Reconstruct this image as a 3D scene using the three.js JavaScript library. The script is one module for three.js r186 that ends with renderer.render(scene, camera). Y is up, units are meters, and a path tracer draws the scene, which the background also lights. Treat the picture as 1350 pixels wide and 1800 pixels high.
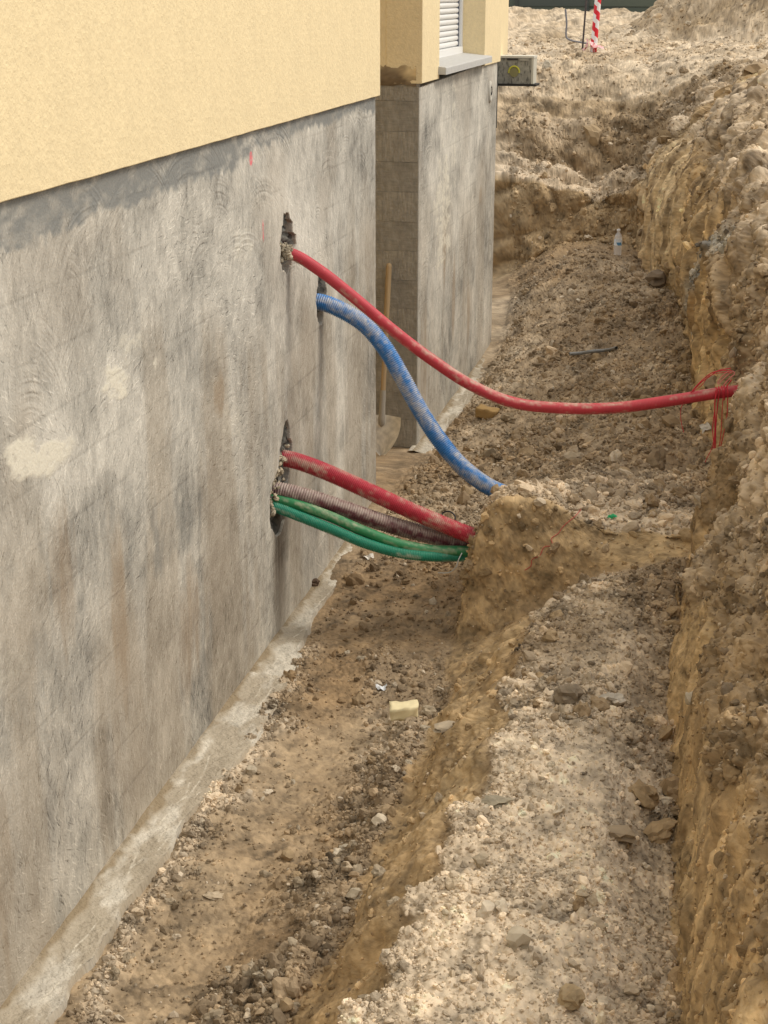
import * as THREE from 'three';
import { mergeGeometries, mergeVertices } from 'three/addons/utils/BufferGeometryUtils.js';

// ---------------------------------------------------------------- camera, sky, sun, exposure
const scene = new THREE.Scene();
const camera = new THREE.PerspectiveCamera(36.87, 768 / 1024, 0.05, 400);
const EYE = 3.1, PITCH = 0.32774, YAW = 0.2241;
camera.position.set(0, EYE, 0);
camera.rotation.order = 'YXZ';
camera.rotation.set(-PITCH, YAW, 0);
camera.updateMatrixWorld(true);

const SUN = new THREE.Vector3(0.85, 1.0, -0.25).normalize();
{ // bright overcast: a pale even dome, a little brighter round the veiled sun and overhead
  const w = 256, h = 128, d = new Float32Array(w * h * 4);
  for (let j = 0; j < h; j++) for (let i = 0; i < w; i++) {
    const el = ((j + 0.5) / h - 0.5) * Math.PI, az = ((i + 0.5) / w - 0.5) * Math.PI * 2;
    const dir = new THREE.Vector3(Math.cos(el) * Math.cos(az), Math.sin(el), Math.cos(el) * Math.sin(az));
    const up = Math.max(0, dir.y), s = Math.max(0, dir.dot(SUN));
    const b = 0.56 * (1 + 0.9 * up) + 0.55 * Math.pow(s, 4);
    const k = (j * w + i) * 4;
    d[k] = b * 1.0; d[k + 1] = b * 0.99; d[k + 2] = b * 0.975; d[k + 3] = 1;
  }
  const t = new THREE.DataTexture(d, w, h, THREE.RGBAFormat, THREE.FloatType);
  t.mapping = THREE.EquirectangularReflectionMapping;
  t.minFilter = t.magFilter = THREE.LinearFilter; t.needsUpdate = true;
  scene.background = t; scene.environment = t;
}
const sun = new THREE.DirectionalLight(0xfff4e4, 1.5);
sun.position.copy(SUN).multiplyScalar(40).add(new THREE.Vector3(0, 0, -9));
sun.target.position.set(0, 0, -9);
sun.castShadow = true; sun.shadow.radius = 34; sun.shadow.mapSize.set(2048, 2048);
Object.assign(sun.shadow.camera, { left: -22, right: 22, top: 22, bottom: -22, near: 1, far: 90 });
scene.add(sun, sun.target);

const renderer = new THREE.WebGLRenderer({ antialias: true });
renderer.toneMapping = THREE.LinearToneMapping;
renderer.toneMappingExposure = 1.2;
renderer.shadowMap.enabled = true;

// ---------------------------------------------------------------- helpers
let seed = 12345;
const rnd = () => { seed = (seed + 0x6D2B79F5) | 0; let t = Math.imul(seed ^ (seed >>> 15), 1 | seed); t = (t + Math.imul(t ^ (t >>> 7), 61 | t)) ^ t; return ((t ^ (t >>> 14)) >>> 0) / 4294967296; };
const rr = (a, b) => a + (b - a) * rnd();
const clamp = (x, a = 0, b = 1) => x < a ? a : x > b ? b : x;
const mix = (a, b, t) => a + (b - a) * t;
const ss = (a, b, x) => { const t = clamp((x - a) / (b - a)); return t * t * (3 - 2 * t); };
const P = new Uint8Array(512); const V = new Float32Array(512);
{ for (let i = 0; i < 256; i++) P[i] = i; for (let i = 255; i > 0; i--) { const j = (rnd() * (i + 1)) | 0; const t = P[i]; P[i] = P[j]; P[j] = t; } for (let i = 0; i < 256; i++) { P[i + 256] = P[i]; V[i] = V[i + 256] = rnd() * 2 - 1; } }
function n3(x, y, z) { // value noise -1..1
  const xi = Math.floor(x), yi = Math.floor(y), zi = Math.floor(z);
  let fx = x - xi, fy = y - yi, fz = z - zi;
  fx = fx * fx * (3 - 2 * fx); fy = fy * fy * (3 - 2 * fy); fz = fz * fz * (3 - 2 * fz);
  const X = xi & 255, Y = yi & 255, Z = zi & 255, X1 = (X + 1) & 255, Y1 = (Y + 1) & 255, Z1 = (Z + 1) & 255;
  const a = P[P[X] + Y], b = P[P[X1] + Y], c = P[P[X] + Y1], d = P[P[X1] + Y1];
  const l = (p, q, t) => p + (q - p) * t;
  return l(l(l(V[P[a + Z]], V[P[b + Z]], fx), l(V[P[c + Z]], V[P[d + Z]], fx), fy),
           l(l(V[P[a + Z1]], V[P[b + Z1]], fx), l(V[P[c + Z1]], V[P[d + Z1]], fx), fy), fz);
}
function n2(x, y) {
  const xi = Math.floor(x), yi = Math.floor(y); let fx = x - xi, fy = y - yi;
  fx = fx * fx * (3 - 2 * fx); fy = fy * fy * (3 - 2 * fy);
  const X = xi & 255, Y = yi & 255, X1 = (X + 1) & 255, Y1 = (Y + 1) & 255;
  const a = V[P[P[X] + Y]], b = V[P[P[X1] + Y]], c = V[P[P[X] + Y1]], d = V[P[P[X1] + Y1]];
  return (a + (b - a) * fx) * (1 - fy) + (c + (d - c) * fx) * fy;
}
const fbm3 = (x, y, z, o = 4) => { let s = 0, a = 0.5, f = 1; for (let i = 0; i < o; i++) { s += a * n3(x * f, y * f, z * f); a *= 0.5; f *= 2.03; } return s; };
const fbm2 = (x, y, o = 4) => { let s = 0, a = 0.5, f = 1; for (let i = 0; i < o; i++) { s += a * n2(x * f, y * f); a *= 0.5; f *= 2.07; } return s; };
// lumps: rounded cells (1 at a lump's middle, 0 in the cracks between lumps); id of the cell in lumpId
let lumpId = 0;
function lumps(x, y, z) {
  const xi = Math.floor(x), yi = Math.floor(y), zi = Math.floor(z); let m1 = 9, m2 = 9, id = 0;
  for (let a = -1; a < 2; a++) for (let b = -1; b < 2; b++) for (let c = -1; c < 2; c++) {
    const h = P[P[P[(xi + a) & 255] + ((yi + b) & 255)] + ((zi + c) & 255)];
    const dx = xi + a + 0.5 + V[h] * 0.5 - x, dy = yi + b + 0.5 + V[(h + 85) & 255] * 0.5 - y, dz = zi + c + 0.5 + V[(h + 170) & 255] * 0.5 - z;
    const d = dx * dx + dy * dy + dz * dz;
    if (d < m1) { m2 = m1; m1 = d; id = h; } else if (d < m2) m2 = d;
  }
  lumpId = id;
  const e = Math.sqrt(m2) - Math.sqrt(m1);
  return clamp(e * 2.4) * (1 - 0.28 * m1) * (.8 + .35 * V[id]);
}
const names = {};
function numbered(n) { const k = names[n] = (names[n] ?? -1) + 1; return k ? `${n}_${String(k).padStart(3, '0')}` : n; }
function tag(o, label, category, group) { Object.assign(o.userData, { label, category }); if (group) o.userData.group = group; return o; }
function mesh(name, g, m, parent = scene) {
  const o = new THREE.Mesh(g, m); o.name = parent === scene ? numbered(name) : name; o.castShadow = o.receiveShadow = true; parent.add(o); return o;
}
function thing(name, pos, label, category, group) {
  const o = new THREE.Group(); o.name = numbered(name); o.position.set(...pos); scene.add(o); return tag(o, label, category, group);
}
const box = (x0, x1, y0, y1, z0, z1) => new THREE.BoxGeometry(x1 - x0, y1 - y0, z1 - z0).translate((x0 + x1) / 2, (y0 + y1) / 2, (z0 + z1) / 2);
function dataTex(w, h, fn, { srgb = false, repeat = [1, 1] } = {}) { // fn(i, j, out) gives 0..1 values; colour maps hold linear values turned to sRGB
  const d = new Uint8Array(w * h * 4), o = [0, 0, 0];
  const enc = v => { v = clamp(v); return srgb ? (v <= 0.0031308 ? v * 12.92 : 1.055 * Math.pow(v, 1 / 2.4) - 0.055) * 255 : v * 255; };
  for (let j = 0; j < h; j++) for (let i = 0; i < w; i++) { fn(i, j, o); const k = (j * w + i) * 4; d[k] = enc(o[0]); d[k + 1] = enc(o[1]); d[k + 2] = enc(o[2]); d[k + 3] = 255; }
  const t = new THREE.DataTexture(d, w, h, THREE.RGBAFormat);
  t.wrapS = t.wrapT = THREE.RepeatWrapping; t.magFilter = THREE.LinearFilter; t.minFilter = THREE.LinearMipmapLinearFilter; t.generateMipmaps = true;
  if (srgb) t.colorSpace = THREE.SRGBColorSpace; t.repeat.set(...repeat); t.needsUpdate = true; return t;
}
const lin = (r, g, b) => new THREE.Color().setRGB(r, g, b);
const mat = (r, g, b, rough = 0.9, extra = {}) => new THREE.MeshStandardMaterial({ color: lin(r, g, b), roughness: rough, ...extra });
// photograph pixel (1350 x 1800) -> view ray
function ray(px, py) { return new THREE.Vector3((px - 675) / 2700, (900 - py) / 2700, -1).applyQuaternion(camera.quaternion); }
function onPlane(px, py, axis, v) { const d = ray(px, py); return d.multiplyScalar((v - camera.position[axis]) / d[axis]).add(camera.position); }

// ---------------------------------------------------------------- the ground: trench, berm, banks and far ground
// profiles across the trench (x, y) at stations along it (z); 16 points each
// A far left, B under wall, C footing edge, D floor, E berm foot, F berm face, G berm crest, H top, H2 top, I bank foot, J cut top, K, L, M bank crest, N, O ground
const KF = [
  [  3.0, [-4,-.1],[-2.2,-.07],[-1.92,-.05],[-1.5,-.03],[-1.12,.05],[-1.0,.3],[-.86,.55],[-.55,.6],[-.3,.62],[.05,.6],[.1,1.02],[.18,1.2],[.32,1.36],[.6,1.46],[2.5,1.5],[30,1.4]],
  [ -2.4, [-4,-.1],[-2.2,-.07],[-1.92,-.05],[-1.5,-.03],[-1.12,.05],[-1.02,.3],[-.86,.55],[-.55,.62],[-.3,.62],[.05,.6],[.1,1.02],[.16,1.2],[.28,1.36],[.5,1.46],[2.5,1.5],[30,1.4]],
  [ -3.3, [-4,-.1],[-2.2,-.07],[-1.93,-.05],[-1.5,-.03],[-1.12,.07],[-1.02,.3],[-.86,.54],[-.55,.6],[-.3,.6],[.02,.56],[.08,1.0],[.15,1.2],[.26,1.38],[.48,1.5],[2.5,1.55],[30,1.4]],
  [ -4.2, [-4,-.1],[-2.2,-.07],[-1.93,-.05],[-1.5,-.02],[-1.12,.08],[-.95,.32],[-.70,.53],[-.48,.56],[-.28,.56],[-.03,.48],[.05,1.0],[.13,1.2],[.23,1.4],[.45,1.56],[2.5,1.6],[30,1.5]],
  [ -5.0, [-4,-.1],[-2.2,-.07],[-1.93,-.05],[-1.5,-.02],[-1.12,.07],[-.92,.32],[-.71,.53],[-.5,.57],[-.3,.55],[-.07,.47],[.0,.95],[.08,1.15],[.2,1.4],[.45,1.62],[2.5,1.7],[30,1.6]],
  [ -5.8, [-4,-.1],[-2.2,-.07],[-1.95,-.05],[-1.5,-.02],[-1.15,.04],[-.97,.26],[-.76,.48],[-.55,.55],[-.35,.56],[-.11,.52],[-.06,.9],[.03,1.15],[.15,1.42],[.43,1.7],[2.5,1.8],[30,1.7]],
  [ -6.5, [-4,-.1],[-2.2,-.07],[-1.97,-.04],[-1.6,-.01],[-1.2,.02],[-1.02,.18],[-.78,.4],[-.58,.5],[-.38,.56],[-.10,.58],[-.06,.92],[.02,1.18],[.14,1.45],[.42,1.75],[2.5,1.88],[30,1.8]],
  [ -6.86,[-4,-.1],[-2.2,-.05],[-1.98,-.03],[-1.6,.0],[-1.24,.03],[-1.06,.1],[-.84,.24],[-.66,.38],[-.5,.48],[-.09,.62],[-.05,.92],[.02,1.2],[.14,1.48],[.4,1.78],[2.5,1.92],[30,1.8]],
  [ -7.0, [-4,-.1],[-2.2,-.04],[-2.0,-.03],[-1.6,.01],[-1.24,.03],[-1.16,.45],[-1.05,.74],[-.8,.76],[-.52,.66],[-.08,.7],[-.03,.95],[.02,1.2],[.14,1.5],[.4,1.8],[2.5,1.92],[30,1.8]],
  [ -7.5, [-4,-.1],[-2.2,-.02],[-2.0,-.01],[-1.6,.03],[-1.26,.08],[-1.17,.40],[-1.06,.60],[-.8,.66],[-.5,.66],[-.02,.62],[.02,1.0],[.04,1.22],[.14,1.52],[.4,1.82],[2.5,1.95],[30,1.8]],
  [ -7.95,[-4,-.1],[-2.2,.0],[-2.0,.02],[-1.65,.08],[-1.3,.12],[-1.15,.18],[-1.0,.27],[-.75,.36],[-.4,.42],[.0,.45],[.03,1.05],[.05,1.3],[.14,1.58],[.4,1.86],[2.5,2.0],[30,1.8]],
  [ -9.4, [-5,-.0],[-2.25,.04],[-2.0,.05],[-1.65,.10],[-1.35,.12],[-1.15,.16],[-.95,.22],[-.65,.32],[-.38,.40],[-.10,.46],[-.10,1.1],[-.06,1.42],[.05,1.75],[.32,1.98],[2.5,2.15],[30,1.9]],
  [-10.6, [-5,-.0],[-2.25,-.03],[-2.0,-.02],[-1.72,.06],[-1.4,.12],[-1.2,.17],[-1.0,.22],[-.7,.30],[-.42,.38],[-.19,.43],[-.2,1.1],[-.15,1.48],[-.02,1.82],[.25,2.05],[2.5,2.2],[30,2.0]],
  [-12.0, [-5,-.0],[-2.25,-.03],[-1.98,-.01],[-1.75,.12],[-1.45,.18],[-1.25,.22],[-1.05,.26],[-.78,.31],[-.52,.36],[-.30,.41],[-.33,1.1],[-.27,1.5],[-.1,1.85],[.2,2.12],[2.5,2.3],[30,2.1]],
  [-13.6, [-5,-.0],[-2.25,.02],[-1.98,.06],[-1.8,.2],[-1.5,.28],[-1.3,.33],[-1.12,.36],[-.9,.4],[-.66,.42],[-.46,.44],[-.5,1.1],[-.44,1.5],[-.24,1.85],[.15,2.18],[2.5,2.4],[30,2.2]],
  [-15.0, [-6,.2],[-2.4,.2],[-2.1,.25],[-1.88,.42],[-1.65,.52],[-1.48,.56],[-1.32,.58],[-1.12,.57],[-.95,.55],[-.8,.52],[-.85,1.15],[-.74,1.55],[-.5,1.82],[.1,2.22],[2.5,2.45],[30,2.3]],
  [-15.9, [-6,.2],[-2.7,.22],[-2.3,.3],[-2.0,.48],[-1.78,.6],[-1.58,.64],[-1.4,.64],[-1.22,.62],[-1.05,.6],[-.92,.58],[-.95,1.18],[-.82,1.58],[-.55,1.85],[.1,2.25],[2.5,2.48],[30,2.3]],
  [-16.1, [-6,1.2],[-2.8,1.25],[-2.4,1.22],[-2.05,1.2],[-1.8,1.14],[-1.6,1.12],[-1.42,1.1],[-1.25,1.12],[-1.1,1.12],[-1.0,1.16],[-.98,1.3],[-.84,1.62],[-.58,1.9],[.05,2.27],[2.5,2.48],[30,2.35]],
  [-16.7, [-6,1.4],[-3.0,1.42],[-2.5,1.38],[-2.15,1.36],[-1.85,1.3],[-1.65,1.26],[-1.45,1.26],[-1.28,1.3],[-1.12,1.36],[-1.0,1.42],[-.95,1.52],[-.82,1.72],[-.55,1.98],[.0,2.3],[2.5,2.48],[30,2.4]],
  [-16.95, [-6,1.85],[-3.1,1.82],[-2.6,1.78],[-2.25,1.72],[-1.95,1.66],[-1.7,1.62],[-1.48,1.64],[-1.3,1.68],[-1.15,1.72],[-1.02,1.74],[-.92,1.78],[-.8,1.86],[-.5,2.06],[.0,2.32],[2.5,2.48],[30,2.4]],
  [-17.2, [-6,1.95],[-3.1,1.92],[-2.6,1.88],[-2.25,1.84],[-1.95,1.80],[-1.7,1.78],[-1.48,1.78],[-1.3,1.80],[-1.15,1.82],[-1.02,1.84],[-.92,1.86],[-.8,1.92],[-.5,2.1],[.0,2.34],[2.5,2.48],[30,2.4]],
  [-17.75, [-6,2.28],[-3.3,2.28],[-2.75,2.26],[-2.35,2.26],[-2.0,2.27],[-1.74,2.28],[-1.5,2.29],[-1.3,2.3],[-1.15,2.31],[-1.0,2.32],[-.88,2.33],[-.75,2.34],[-.45,2.36],[.1,2.4],[2.5,2.5],[30,2.4]],
  [-18.8, [-7,2.36],[-3.6,2.36],[-3.0,2.37],[-2.5,2.38],[-2.1,2.39],[-1.8,2.4],[-1.5,2.4],[-1.2,2.4],[-1.0,2.42],[-.8,2.43],[-.6,2.44],[-.4,2.45],[-.1,2.46],[.4,2.47],[2.6,2.5],[30,2.4]],
  [-22.0, [-12,2.34],[-6,2.34],[-4.2,2.34],[-3.4,2.34],[-2.8,2.34],[-2.3,2.36],[-1.8,2.38],[-1.4,2.4],[-1.0,2.42],[-.6,2.44],[-.2,2.45],[.2,2.46],[.7,2.47],[1.4,2.48],[3.2,2.5],[30,2.4]],
  [-27.0, [-18,2.5],[-9,2.5],[-7,2.5],[-5.6,2.5],[-4.6,2.5],[-3.8,2.5],[-3,2.5],[-2.3,2.5],[-1.6,2.5],[-.9,2.5],[-.2,2.5],[.5,2.5],[1.3,2.5],[2.2,2.5],[4.5,2.5],[30,2.4]],
  [-31.0, [-22,2.72],[-11,2.72],[-8.6,2.72],[-6.8,2.72],[-5.6,2.72],[-4.6,2.72],[-3.6,2.7],[-2.7,2.68],[-1.8,2.66],[-.9,2.64],[0,2.6],[.9,2.6],[1.9,2.55],[3,2.5],[6,2.5],[30,2.4]],
  [-36.0, [-26,2.6],[-13,2.6],[-10,2.6],[-8,2.6],[-6.5,2.6],[-5.3,2.6],[-4,2.6],[-3,2.6],[-2,2.6],[-1,2.6],[0,2.6],[1.2,2.6],[2.6,2.5],[4.5,2.5],[8,2.5],[32,2.4]],
  [-140, [-110,2.6],[-60,2.6],[-45,2.6],[-35,2.6],[-28,2.6],[-22,2.6],[-16,2.6],[-12,2.6],[-8,2.6],[-4,2.6],[0,2.6],[5,2.6],[11,2.5],[20,2.5],[40,2.5],[110,2.4]],
];
for (const k of KF) { const z = k[0];
  if (z > -6.9) { k[3][1] = -.022; k[3][0] += .015; k[2][1] = -.05; }  // loose soil laps the footing edge
  if (z < -7.9 && z > -14) { k[10][1] += .10; k[9][1] += .08; k[8][1] += .05; k[4][1] -= .02; }
  if (z === -7.95) { k[7][1] = .46; k[8][1] = .56; k[9][1] = .56; k[6][1] = .3; }
  if (z < -12.5 && z > -16.3) { k[11][0] += .07; k[12][0] += .11; k[13][0] += .14; k[13][1] -= .04; }
  if (z > -6.6) k[10][1] -= .06;                                   // groove where the berm meets the bank
  if (z < -4.6 && z > -7.1) { k[11][0] += .03; k[12][0] += .04; k[13][0] += .04; }
  if (z <= -7.0 && z > -8) { k[10][0] += .05; k[11][0] += .05; k[12][0] += .06; k[13][0] += .05; } }
const NP = 16;
const COLS = [6, 10, 60, 60, 52, 52, 42, 42, 42, 70, 44, 48, 48, 34, 14]; // columns in each of the 15 spans
const QUAL = 1;
const cols = []; COLS.forEach((n, s) => { const m = Math.max(2, Math.round(n * QUAL)); for (let k = 0; k < m; k++) cols.push(s + k / m); }); cols.push(NP - 1);
const rows = [];
for (let k = 0; k < KF.length - 1; k++) {
  const a = KF[k], b = KF[k + 1], z0 = a[0], z1 = b[0]; let L = Math.abs(z1 - z0);
  for (let i = 3; i < 11; i++) L = Math.max(L, Math.hypot(z1 - z0, b[i + 1][1] - a[i + 1][1]) * (L < 1 ? 1 : 0.9));
  const d = Math.max(1.6, Math.abs((z0 + z1) / 2)); let sp = (z0 > -1 ? 0.03 : d < 20 ? 0.0018 * d + 0.001 : d < 29 ? .0028 * d : 0.004 * d) / QUAL; if (L > 2 * Math.abs(z1 - z0)) sp *= .6;
  const n = Math.max(2, Math.min(420, Math.ceil(L / sp)));
  for (let j = 0; j < n; j++) rows.push(k + j / n);
}
rows.push(KF.length - 1);
const NC = cols.length, NR = rows.length, NV = NC * NR;
const pos = new Float32Array(NV * 3), seg = new Float32Array(NV), zs = new Float32Array(NV), uvA = new Float32Array(NV * 2);
const cr = (p0, p1, p2, p3, t) => { const m1 = (p2 - p0) * 0.5 * 0.55, m2 = (p3 - p1) * 0.5 * 0.55, t2 = t * t, t3 = t2 * t; return (2 * t3 - 3 * t2 + 1) * p1 + (t3 - 2 * t2 + t) * m1 + (-2 * t3 + 3 * t2) * p2 + (t3 - t2) * m2; };
const heap = (x, z) => { // spoil heap at the upper right, behind the trench end
  const dx = (x - 3.0) / 5.4, dz = (z + 24.5) / 5.0, r = Math.sqrt(dx * dx + dz * dz); return r < 1 ? 3.0 * (1 - r) * ss(0, .25, 1 - r) : 0; };
{
  const PX = new Float32Array(NP), PY = new Float32Array(NP);
  for (let j = 0; j < NR; j++) {
    const k = Math.min(KF.length - 2, Math.floor(rows[j])), t = rows[j] - k;
    const K1 = KF[k], K2 = KF[k + 1], z = mix(K1[0], K2[0], t), te = t * t * (3 - 2 * t) * 0.35 + t * 0.65;
    for (let i = 0; i < NP; i++) { PX[i] = mix(K1[i + 1][0], K2[i + 1][0], te); PY[i] = mix(K1[i + 1][1], K2[i + 1][1], te); }
    let arc = 0, lx = 0, ly = 0;
    for (let c = 0; c < NC; c++) {
      const s = Math.min(NP - 2, Math.floor(cols[c])), u = cols[c] - s, a = Math.max(0, s - 1), e = Math.min(NP - 1, s + 2);
      let x = cr(PX[a], PX[s], PX[s + 1], PX[e], u), y = cr(PY[a], PY[s], PY[s + 1], PY[e], u);
      if (z < -19) y += heap(x, z);
      if (z > -6.9) { const e = ss(4.3, 5.2, cols[c]) * (1 - ss(6.4, 7.4, cols[c])); x += e * (.10 * fbm2(z * 2.1, 7, 3) + .05 * n2(z * 7.5, y * 2)); y += e * .05 * fbm2(z * 3.3 + 9, x * 3, 3); }
      const v = j * NC + c;
      pos[v * 3] = x; pos[v * 3 + 1] = y; pos[v * 3 + 2] = z; seg[v] = cols[c]; zs[v] = z;
      if (c) arc += Math.hypot(x - lx, y - ly); lx = x; ly = y; uvA[v * 2] = arc;
    }
  }
  // one shared (across, along) measure for the grain of the soil: mean length of the columns, row length along the trench
  const um = new Float64Array(NC); let cnt = 0; for (let j = 0; j < NR; j++) if (zs[j * NC] < -2 && zs[j * NC] > -16) { cnt++; for (let c = 0; c < NC; c++) um[c] += uvA[(j * NC + c) * 2]; }
  let va = 0; for (let j = 0; j < NR; j++) { if (j) { let m = 0, n = 0; for (let c = 0; c < NC; c += 12) if (seg[c] > 4 && seg[c] < 11) { const q = (j * NC + c) * 3, p = q - NC * 3; m += Math.hypot(pos[q + 1] - pos[p + 1], pos[q + 2] - pos[p + 2]); n++; } va += m / n; } for (let c = 0; c < NC; c++) { const q = (j * NC + c) * 2; uvA[q] = um[c] / cnt; uvA[q + 1] = va; } }
}
const nor = new Float32Array(NV * 3);
function normals() {
  for (let j = 0; j < NR; j++) for (let c = 0; c < NC; c++) {
    const v = j * NC + c, l = (j * NC + Math.max(0, c - 1)) * 3, r = (j * NC + Math.min(NC - 1, c + 1)) * 3, u = (Math.max(0, j - 1) * NC + c) * 3, d = (Math.min(NR - 1, j + 1) * NC + c) * 3;
    const ax = pos[r] - pos[l], ay = pos[r + 1] - pos[l + 1], az = pos[r + 2] - pos[l + 2], bx = pos[d] - pos[u], by = pos[d + 1] - pos[u + 1], bz = pos[d + 2] - pos[u + 2];
    let nx = ay * bz - az * by, ny = az * bx - ax * bz, nz = ax * by - ay * bx; const m = Math.hypot(nx, ny, nz) || 1;
    nor[v * 3] = nx / m; nor[v * 3 + 1] = ny / m; nor[v * 3 + 2] = nz / m;
  }
}
// what the soil is at a grid point: loose crumbs, cut clay, trodden floor, rough bank; written into W
const W = { crumb: 0, clay: 0, floor: 0, bank: 0, pale: 0, vein: 0 };
function soil(v) {
  const s = seg[v], z = zs[v], x = pos[v * 3], y = pos[v * 3 + 1];
  const near = ss(-7.0, -6.7, z), block = ss(-8.0, -7.6, z) * (1 - ss(-6.95, -6.8, z)), mid = ss(-15.6, -14.8, z) * (1 - ss(-8.0, -7.6, z)), far = 1 - ss(-15.95, -15.7, z);
  const wob = 0.55 * fbm3(x * 3, y * 3, z * 3, 4);
  const sw = s + wob;
  W.crumb = W.clay = W.floor = W.bank = W.pale = W.vein = 0;
  if (s > 8.9) { // right bank
    const cut = ss(8.9, 9.05, sw) * (1 - ss(9.75, 10.25, sw + (z > -5 ? .1 - 1.5 * ss(-4.1, -3.3, z) : -.15 * ss(-8, -10, z) - 1.5 * ss(-9, -11, z))));
    W.clay = cut; W.bank = 1 - cut; W.pale = ss(10.4, 12.2, sw) * (z > -3.6 ? .15 : .42) + .7 * wob;
    W.vein = (1 - far) * Math.exp(-Math.pow((z + 10.9 + (s - 10) * -0.55 + wob * .9) / 0.26, 2)) * ss(9.2, 9.5, s) * (1 - ss(11.6, 12.2, s));
  } else {
    const pileN = near * ss(3.0, 3.5, sw) * (1 - ss(4.1, 4.5, sw)), edge = near * Math.exp(-Math.pow((sw - 2.15) / 0.22, 2));
    const faceN = (near + block) * ss(4.05, 4.35, sw) * (1 - ss(5.75, 6.1, sw)), topN = near * ss(5.8, 6.15, sw);
    const frontFace = ss(-7.04, -7.0, z) * (1 - ss(-6.9, -6.84, z)) * ss(4.1, 4.4, s);
    W.clay = clamp(Math.max(faceN * (0.75 + 0.25 * ss(-.12, .1, wob + .1)), frontFace, block * (1 - ss(5.6, 5.9, s)) * ss(4.1, 4.4, s)));
    W.crumb = clamp(Math.max(pileN, edge, topN, block * ss(5.6, 6, s), mid * (0.55 + wob)) - W.clay);
    W.pale = clamp(topN * (1.0 - .4 * ss(8.0, 8.75, sw) - .6 * ss(-4.9, -5.9, z)) + edge * .45 + block * ss(5.7, 6, s) * .3 + mid * (.0 + 1.0 * wob));  // berm top darkens towards the bank slot: damp soil plus painted-in shade
    W.floor = clamp(1 - W.clay - W.crumb);
  }
  if (far > 0) { // trench end and ground beyond
    const face = far * (1 - ss(-16.15, -16.05, z)) < .5 ? 1 : 0;
    W.clay = mix(W.clay, face * .9, far); W.crumb = mix(W.crumb, z < -17.2 ? .1 : .3, far); W.floor = mix(W.floor, z < -17.2 ? .5 : .1, far); W.bank = mix(W.bank, (1 - face) * (z < -17.2 ? .35 : .7), far); W.vein *= 1 - far;
    W.pale = mix(W.pale, face ? .05 : clamp(z > -16.68 ? .6 : z > -17.4 ? -.05 + wob : (z > -18.3 ? .62 : heap(x, z) > .15 ? .2 : .6) + .7 * wob), far);  // steep band behind the ledge: brown soil, with undercut shade painted into its tone
  }
  return W;
}
console.log('terrain', NR, NC, NV);
const colr = new Float32Array(NV * 3), crumbW = new Float32Array(NV);
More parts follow.
